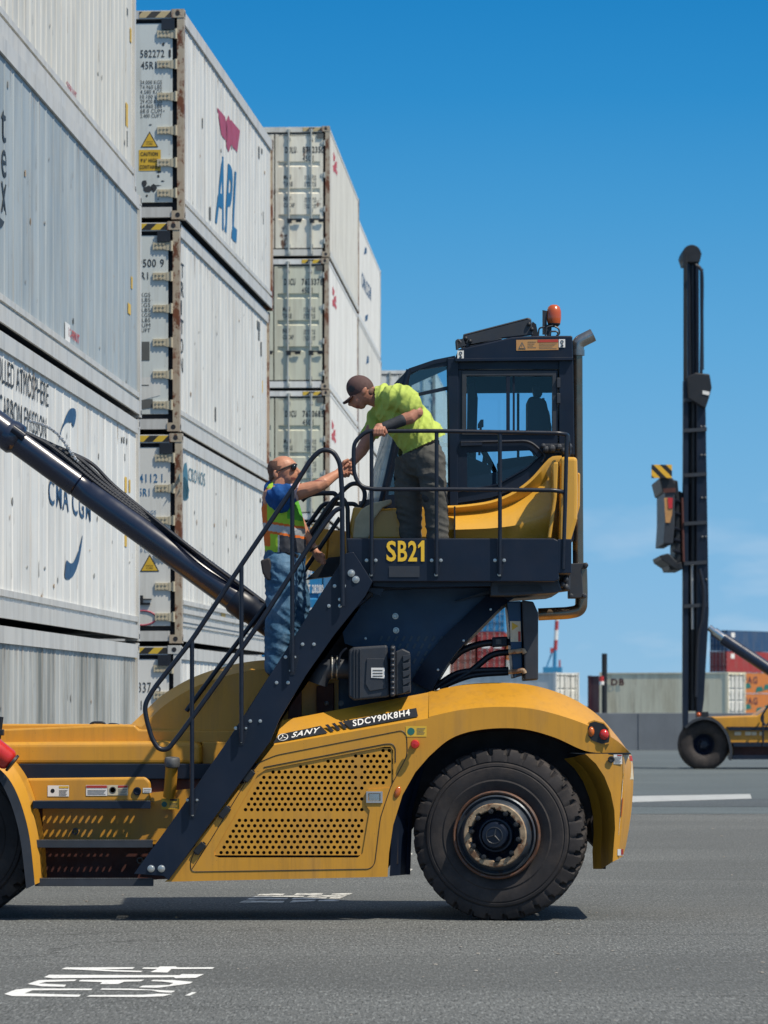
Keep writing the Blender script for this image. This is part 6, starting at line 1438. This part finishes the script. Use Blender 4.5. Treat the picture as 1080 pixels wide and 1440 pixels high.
mb = MB(); mb.lathe(r2(973, 357, .35), (0, 1, 0), [(.0005, 0), (.24, 0), (.26, .05), (.26, 1.4), (.0005, 1.45)], 24); prism2(mb, [(960, 356), (987, 356), (984, 368), (964, 368)], .3, 1.9); p2(mb, 'mast_head', 'black', im, smooth=40)
mb = MB(); prism2(mb, [(966, 530), (978, 524), (998, 526), (1001, 545), (997, 560), (992, 575), (968, 560)], -.05, .3); hd = p2(mb, 'mast_bracket', 'black', bevel=.03)
mb = MB(); prism2(mb, [(988, 549), (998, 551), (997, 556), (988, 554)], -.07, -.05); p2(mb, 'label', 'white', hd)
mb = MB()
for y in (560, 603, 666, 734, 790, 850): prism2(mb, [(962, y), (994, y - 2), (994, y + 3), (962, y + 5)], .02, .12)
p2(mb, 'cross_member', 'plastic', om)
# spreader seen end-on
mb = MB(); prism2(mb, [(927, 672), (946, 672), (950, 680), (948, 692), (932, 692)], -.55, 2.5); spd = p2(mb, 'spreader', 'black', bevel=.03)
mb = MB(); prism2(mb, [(935, 690), (949, 690), (949, 738), (946, 765), (933, 765), (935, 735)], -.6, 2.5); p2(mb, 'spreader_arm', 'plastic', spd, bevel=.03)
mb = MB(); prism2(mb, [(944, 674), (953, 676), (955, 700), (957, 790), (949, 794), (950, 700)], .1, 1.9); p2(mb, 'spreader_frame', 'black', spd, bevel=.02)
mb = MB(); prism2(mb, [(955, 690), (962, 694), (962, 800), (956, 800)], .3, 1.7); p2(mb, 'carriage', 'black', spd, bevel=.02)
mb = MB(); prism2(mb, [(933, 687), (950, 686), (950, 692), (933, 693)], -.64, -.60); p2(mb, 'arm_band', 'maroon', spd)
for y in (702, 720, 742, 758, 774): 
    mb = MB(); mb.tube([r2(947, y, -.3), r2(957, y + 4, .2)], .045, 8); p2(mb, 'hydraulic_hose', 'hose', spd)
mb = MB(); mb.tube([r2(959, 700, .1), r2(961, 790, .1)], .04, 8); p2(mb, 'carriage_cylinder', 'maroon', spd)
mb = MB(); prism2(mb, [(916.5, 653.5), (945, 653.5), (945, 672), (916.5, 672)], -.72, -.60); p2(mb, 'hazard_board', 'haz3', spd)
mb = MB(); prism2(mb, [(934, 700), (946, 700), (945, 724), (942, 735), (936, 735)], -.63, -.60); mb.mat(1); prism2(mb, [(939, 700), (946, 700), (945.5, 715), (940, 715)], -.65, -.63); p2(mb, 'sticker', ['orangedecal', 'redpaint'], spd)
mb = MB(); prism2(mb, [(928, 781), (940, 778), (952, 790), (950, 800), (930, 787)], -.5, 2.4); prism2(mb, [(940, 795), (958, 790), (960, 801), (942, 801)], -.3, 2.2); p2(mb, 'twistlock', 'black', spd, bevel=.02)
# tilt cylinder and body
mb = MB(); mb.tube([r2(997, 882, .2), r2(1006, 890, .2)], .09, 12); mb.tube([r2(1004, 888, .2), r2(1016, 897, .2)], .13, 12); mb.mat(1); mb.tube([r2(1016, 897, .2), r2(1110, 960, .2)], .17, 14); p2(mb, 'tilt_cylinder', ['chrome', 'navyc'], smooth=40)
c = W(989.5, 1047, D2 + .3); 
mb = MB(); k2_ = .73
mb.lathe(c, (0, -1, 0), [(.30, .1), (.36, .16), (.46, .2), (.6, .19), (.68, .15), (.715, .08), (.72, -.1), (.70, -.2)], 40); p2(mb, 'tyre', 'rubber', smooth=45)
mb = MB(); mb.lathe(c, (0, -1, 0), [(.34, .12), (.30, .05), (.2, -.05), (.12, .0), (.1, .1), (.0005, .11)], 30)
for i in range(3): mb.ball(c + Vector((.12 * math.cos(i * 2), -.1, .1 * math.sin(i * 2))), .025, 8, 5)
p2(mb, 'rim', 'navy', smooth=40)
fa2 = spline([Vector((x, y, 0)) for x, y in ((962, 1022), (975, 1012), (992, 1008), (1010, 1014), (1024, 1032), (1030, 1055), (1028, 1070))], 6)
mb = MB(); mb.strip([r2(p.x, p.y, -.05) for p in fa2], [r2(p.x, p.y, .9) for p in fa2]); mb.strip([r2(p.x, p.y, -.05) for p in fa2], [r2(p.x + (989.5 - p.x) * .1, p.y + (1047 - p.y) * .1, -.05) for p in fa2]); p2(mb, 'wheel_fender', 'plastic', smooth=40)
mb = MB(); prism2(mb, [(1000, 1008), (1065, 1006), (1082, 995), (1140, 992), (1140, 1060), (1026, 1062), (1020, 1030)], .3, 2.2); fb_ = p2(mb, 'chassis_body', 'yellow', bevel=.04)
mb = MB(); prism2(mb, [(1022, 1022), (1140, 1022), (1140, 1027), (1026, 1027)], .2, .3); prism2(mb, [(1030, 1044), (1140, 1044), (1140, 1050), (1032, 1050)], .0, .3); prism2(mb, [(1030, 1062), (1140, 1062), (1140, 1068), (1030, 1068)], .0, 1.5); p2(mb, 'step_plate', 'navy', fb_)
mb = MB(); prism2(mb, [(1030, 1048), (1140, 1048), (1140, 1062), (1032, 1062)], .25, .29); p2(mb, 'step_wall', 'maroon', fb_)  # maroon again stands for the shaded yellow wall
for x0, x1 in ((1033, 1042), (1048, 1056), (1057, 1064), (1068, 1072)):
    mb = MB(); prism2(mb, [(x0, 1029), (x1, 1029), (x1, 1034), (x0, 1034)], .27, .3); p2(mb, 'sticker', 'paper', fb_)
mb = MB(); mb.tube(fillet([r2(x, y, .0) for x, y in ((1090, 978), (1072, 1005), (1070, 1012), (1078, 1022), (1100, 985))], .1), .03, 8); mb.tube([r2(1073, 1005, .0), r2(1073, 1050, .0)], .03, 8); p2(mb, 'handrail', 'hose', fb_)
mb = MB(); prism2(mb, [(980, 1001), (996, 1001), (997, 1008), (980, 1008)], .0, .3); p2(mb, 'lamp_bracket', 'black')
mb = MB(); mb.ball(r2(982.5, 1005, -.02), .065, 12, 8); p2(mb, 'amber_lamp', 'amberb', smooth=60)

mb = MB(); mb.lathe(W(1300, 1047, D2 + .3), (0, -1, 0), [(.30, .1), (.6, .19), (.7, .1), (.7, -.2)], 32); p2(mb, 'tyre', 'rubber', smooth=45)

# ---------------------------------------------------------------- containers beyond the retaining wall
def far_box(label, px, d, yaw, col, z=.65, hh=2.591, corner='left', doorc=None, group=None, L=12.192, **k):
    p = Vector(((px - 540) * d / F, d, z)); a = R(yaw)
    if corner == 'left': p = p + Vector((math.cos(a), math.sin(a), 0)) * CW
    return container(label, p, a, hh, L=L, side=col, post=k.pop('post', col), doorm=doorc or col, pitch=.28, kind='trap', reefer=False, group=group, **k)
def fc(n, c, **k): M[n] = cmat(n, c, **k)
fc('f_cream', (.80, .74, .55), dirt=(.40, .30, .16), dirt_amt=.6, rust=.9, rlo=.64); fc('f_white', (.72, .72, .68), rust=.9, rlo=.66); fc('f_maroon', (.085, .020, .026)); fc('f_red', (.34, .035, .035)); fc('f_orange', (.55, .18, .035)); fc('f_blue', (.025, .075, .17)); fc('f_brick', (.26, .075, .055)); fc('f_azure', (.012, .19, .42))
GF = 'containers on the raised yard beyond the wall'
cb = far_box('rust streaked cream container with DB mark and white doors behind the wall', 1024, 166, 66, 'f_cream', doorc='f_white', group=GF, L=6.06)
mb = MB(); m_ = wm(cb)
mb.text('DB', (-CW - .004, 5.5, 2.0), (0, -1, 0), (0, 0, 1), .62, .30, bold=.04); mb.build('lettering', M['f_maroon'], cb, world=False)
mb = MB(); mb.bb((-CW - .01, 1.6, 1.3), (-CW, 1.45, 1.65)); mb.build('rust_patch', M['bead'], cb, world=False)
far_box('white container above the yellow rear fender, beside the maroon one', 782, 168, 62, 'f_white', group=GF, L=6.06)
far_box('dark maroon container between the white and the cream containers', 985, 184, 62, 'f_maroon', group=GF, L=6.06)
GS = 'coloured containers stacked at the right edge'
zz = .66
for lab, col, dx_ in (('orange container at the bottom of the coloured stack at right', 'f_orange', .3), ('orange container above another orange one in coloured stack at right', 'f_orange', 0), ('red container beneath the dark blue one at the right edge', 'f_red', -.1), ('dark blue container topping the coloured stack at the right edge', 'f_blue', -.6 + 1.0)):
    c = far_box(lab, 1022 + dx_, 468, -36, col, z=zz, corner='right', group=GS); zz += 2.62
    if col == 'f_orange':
        mb = MB(); mb.text('HAPAG', (.006, 1.5, 1.2), (0, 1, 0), (0, 0, 1), 6, .9, bold=.03); mb.build('lettering', M['f_maroon'], c, world=False)
        mb = MB()
        for a, b_ in ((1.5, .2), (4, .5), (7, .1), (9, .4)): mb.poly([(.006, a, b_), (.006, a + 2, b_ + .2), (.006, a + 1.6, b_ + .8), (.006, a + .3, b_ + .7)])
        mb.build('green_mark', M['greendecal'], c, world=False)
    else:
        mb = MB(); mb.poly([(.006, 1.0, 1.7), (.006, 1.9, 1.7), (.006, 1.9, 2.3), (.006, 1.0, 2.3)]); mb.build('mark', M['white'], c, world=False)
GR = 'containers glimpsed under the operator platform'
for col_i, (px, tiers) in enumerate(((668, ('f_brick', 'f_brick', 'f_brick')), (709, ('f_red', 'f_red', 'f_red', 'f_azure')), (750, ('f_orange', 'f_white', 'f_orange')))):
    for k_, cc in enumerate(tiers):
        nm = {'f_brick': 'brick red', 'f_red': 'bright red', 'f_azure': 'blue', 'f_orange': 'orange', 'f_white': 'white'}[cc]
        lab = {(0, 0): 'brick red container on the yard, lower left under the platform', (0, 1): 'brick red container between two other brick red ones under the platform', (0, 2): 'brick red container topping three of its kind under the platform', (1, 0): 'bright red container at the bottom, behind the hoses', (1, 1): 'bright red container second up, behind the black hoses', (1, 2): 'bright red container third up, beneath the blue one', (1, 3): 'blue container topping the bright red ones under the platform', (2, 0): 'orange container on the yard behind the black column', (2, 1): 'white container between two orange ones behind the column', (2, 2): 'orange container topping the stack behind the black column'}[(col_i, k_)]
        c = far_box(lab, px, 345, -3, cc, z=.66 + 2.62 * k_, corner='right', group=GR)
        if cc in ('f_brick', 'f_red'):
            mb = MB()
            for a in (-2.0, -.95): mb.poly([(a, -.02, 1.1), (a + .7, -.02, 1.1), (a + .7, -.02, 1.55), (a, -.02, 1.55)])
            mb.build('mark', M['white'], c, world=False)
GBL = 'blue containers behind the lower worker'
for k_ in range(2):
    p = Vector(((540 - 540) * 75 / F, 75, 2.62 * k_)); c = container(['blue container on the asphalt behind the stairs', 'blue container with white stencils behind the lower worker, upper of two'][k_], p, R(-1.5), 2.591, side='f_azure', post='f_azure', doorm='f_azure', pitch=.28, kind='trap', reefer=False, group=GBL, L=6.06)
    mb = MB()
    for x_, w2_ in ((-2.3, .34), (-1.75, .42), (-1.0, .3)):
        for i in range(5): mb.text(('MGW 30480', 'TARE 2200', 'NET 28280', 'CU.CAP 33', '22G1')[i], (x_ + .12, .022, 2.1 - i * .36 - (.1 if i > 2 else 0)), (1, 0, 0), (0, 0, 1), w2_, .17, bold=.03)
    mb.build('stencil', M['white'], c, world=False)
# dark post on the wall
mb = MB(); mb.cyl(W(850, 1004, 148.6), W(850, 919, 148.6), .11, 10); pt = thing('marker_post', 'thin dark post with red and white marker, left of the DB container', 'post', W(850, 1004, 148.6))
mb.build('post', M['black'], pt); mb = MB(); mb.cyl(W(845.5, 951, 148.3), W(845.5, 958, 148.3), .10, 10); mb.mat(1).cyl(W(846, 958, 148.3), W(846, 963, 148.3), .10, 10); mb.build('marker', [M['redpaint'], M['white']], pt)
# harbour crane on the horizon
DC = 1400
def cr_(px, py, t=0): return W(px, py, DC + t)
ct = thing('harbour_crane', 'distant harbour crane with red and white banded mast above the white container', 'crane', (cr_(780, 990).x, DC, 0))
M['craneblue'] = mat('crane_blue', (.03, .22, .42), .5); M['cranered'] = mat('crane_red', (.42, .05, .05), .5)
mb = MB(); mb.tube([cr_(778.5, 985), cr_(780.5, 912)], .65, 8); mb.tube([cr_(766, 945), cr_(776, 918)], .3, 6); mb.tube([cr_(768, 985), cr_(770, 940)], .3, 6); mb.bb(cr_(764, 938, -1.5), cr_(790, 946, 1.5)); mb.build('portal', M['craneblue'], ct)
mb = MB(); ys = [914, 900, 886, 873, 858]
for i in range(4): mb.mat(i % 2).tube([cr_(781 + i * .7, ys[i]), cr_(781.7 + i * .7, ys[i + 1])], .72, 8)
mb.build('mast', [M['cranered'], M['white']], ct)
mb = MB(); mb.bb(cr_(774, 911, -1), cr_(778, 918, 1)); mb.bb(cr_(786, 928, -1), cr_(788, 944, 1)); mb.build('winch_house', M['cranered'], ct)
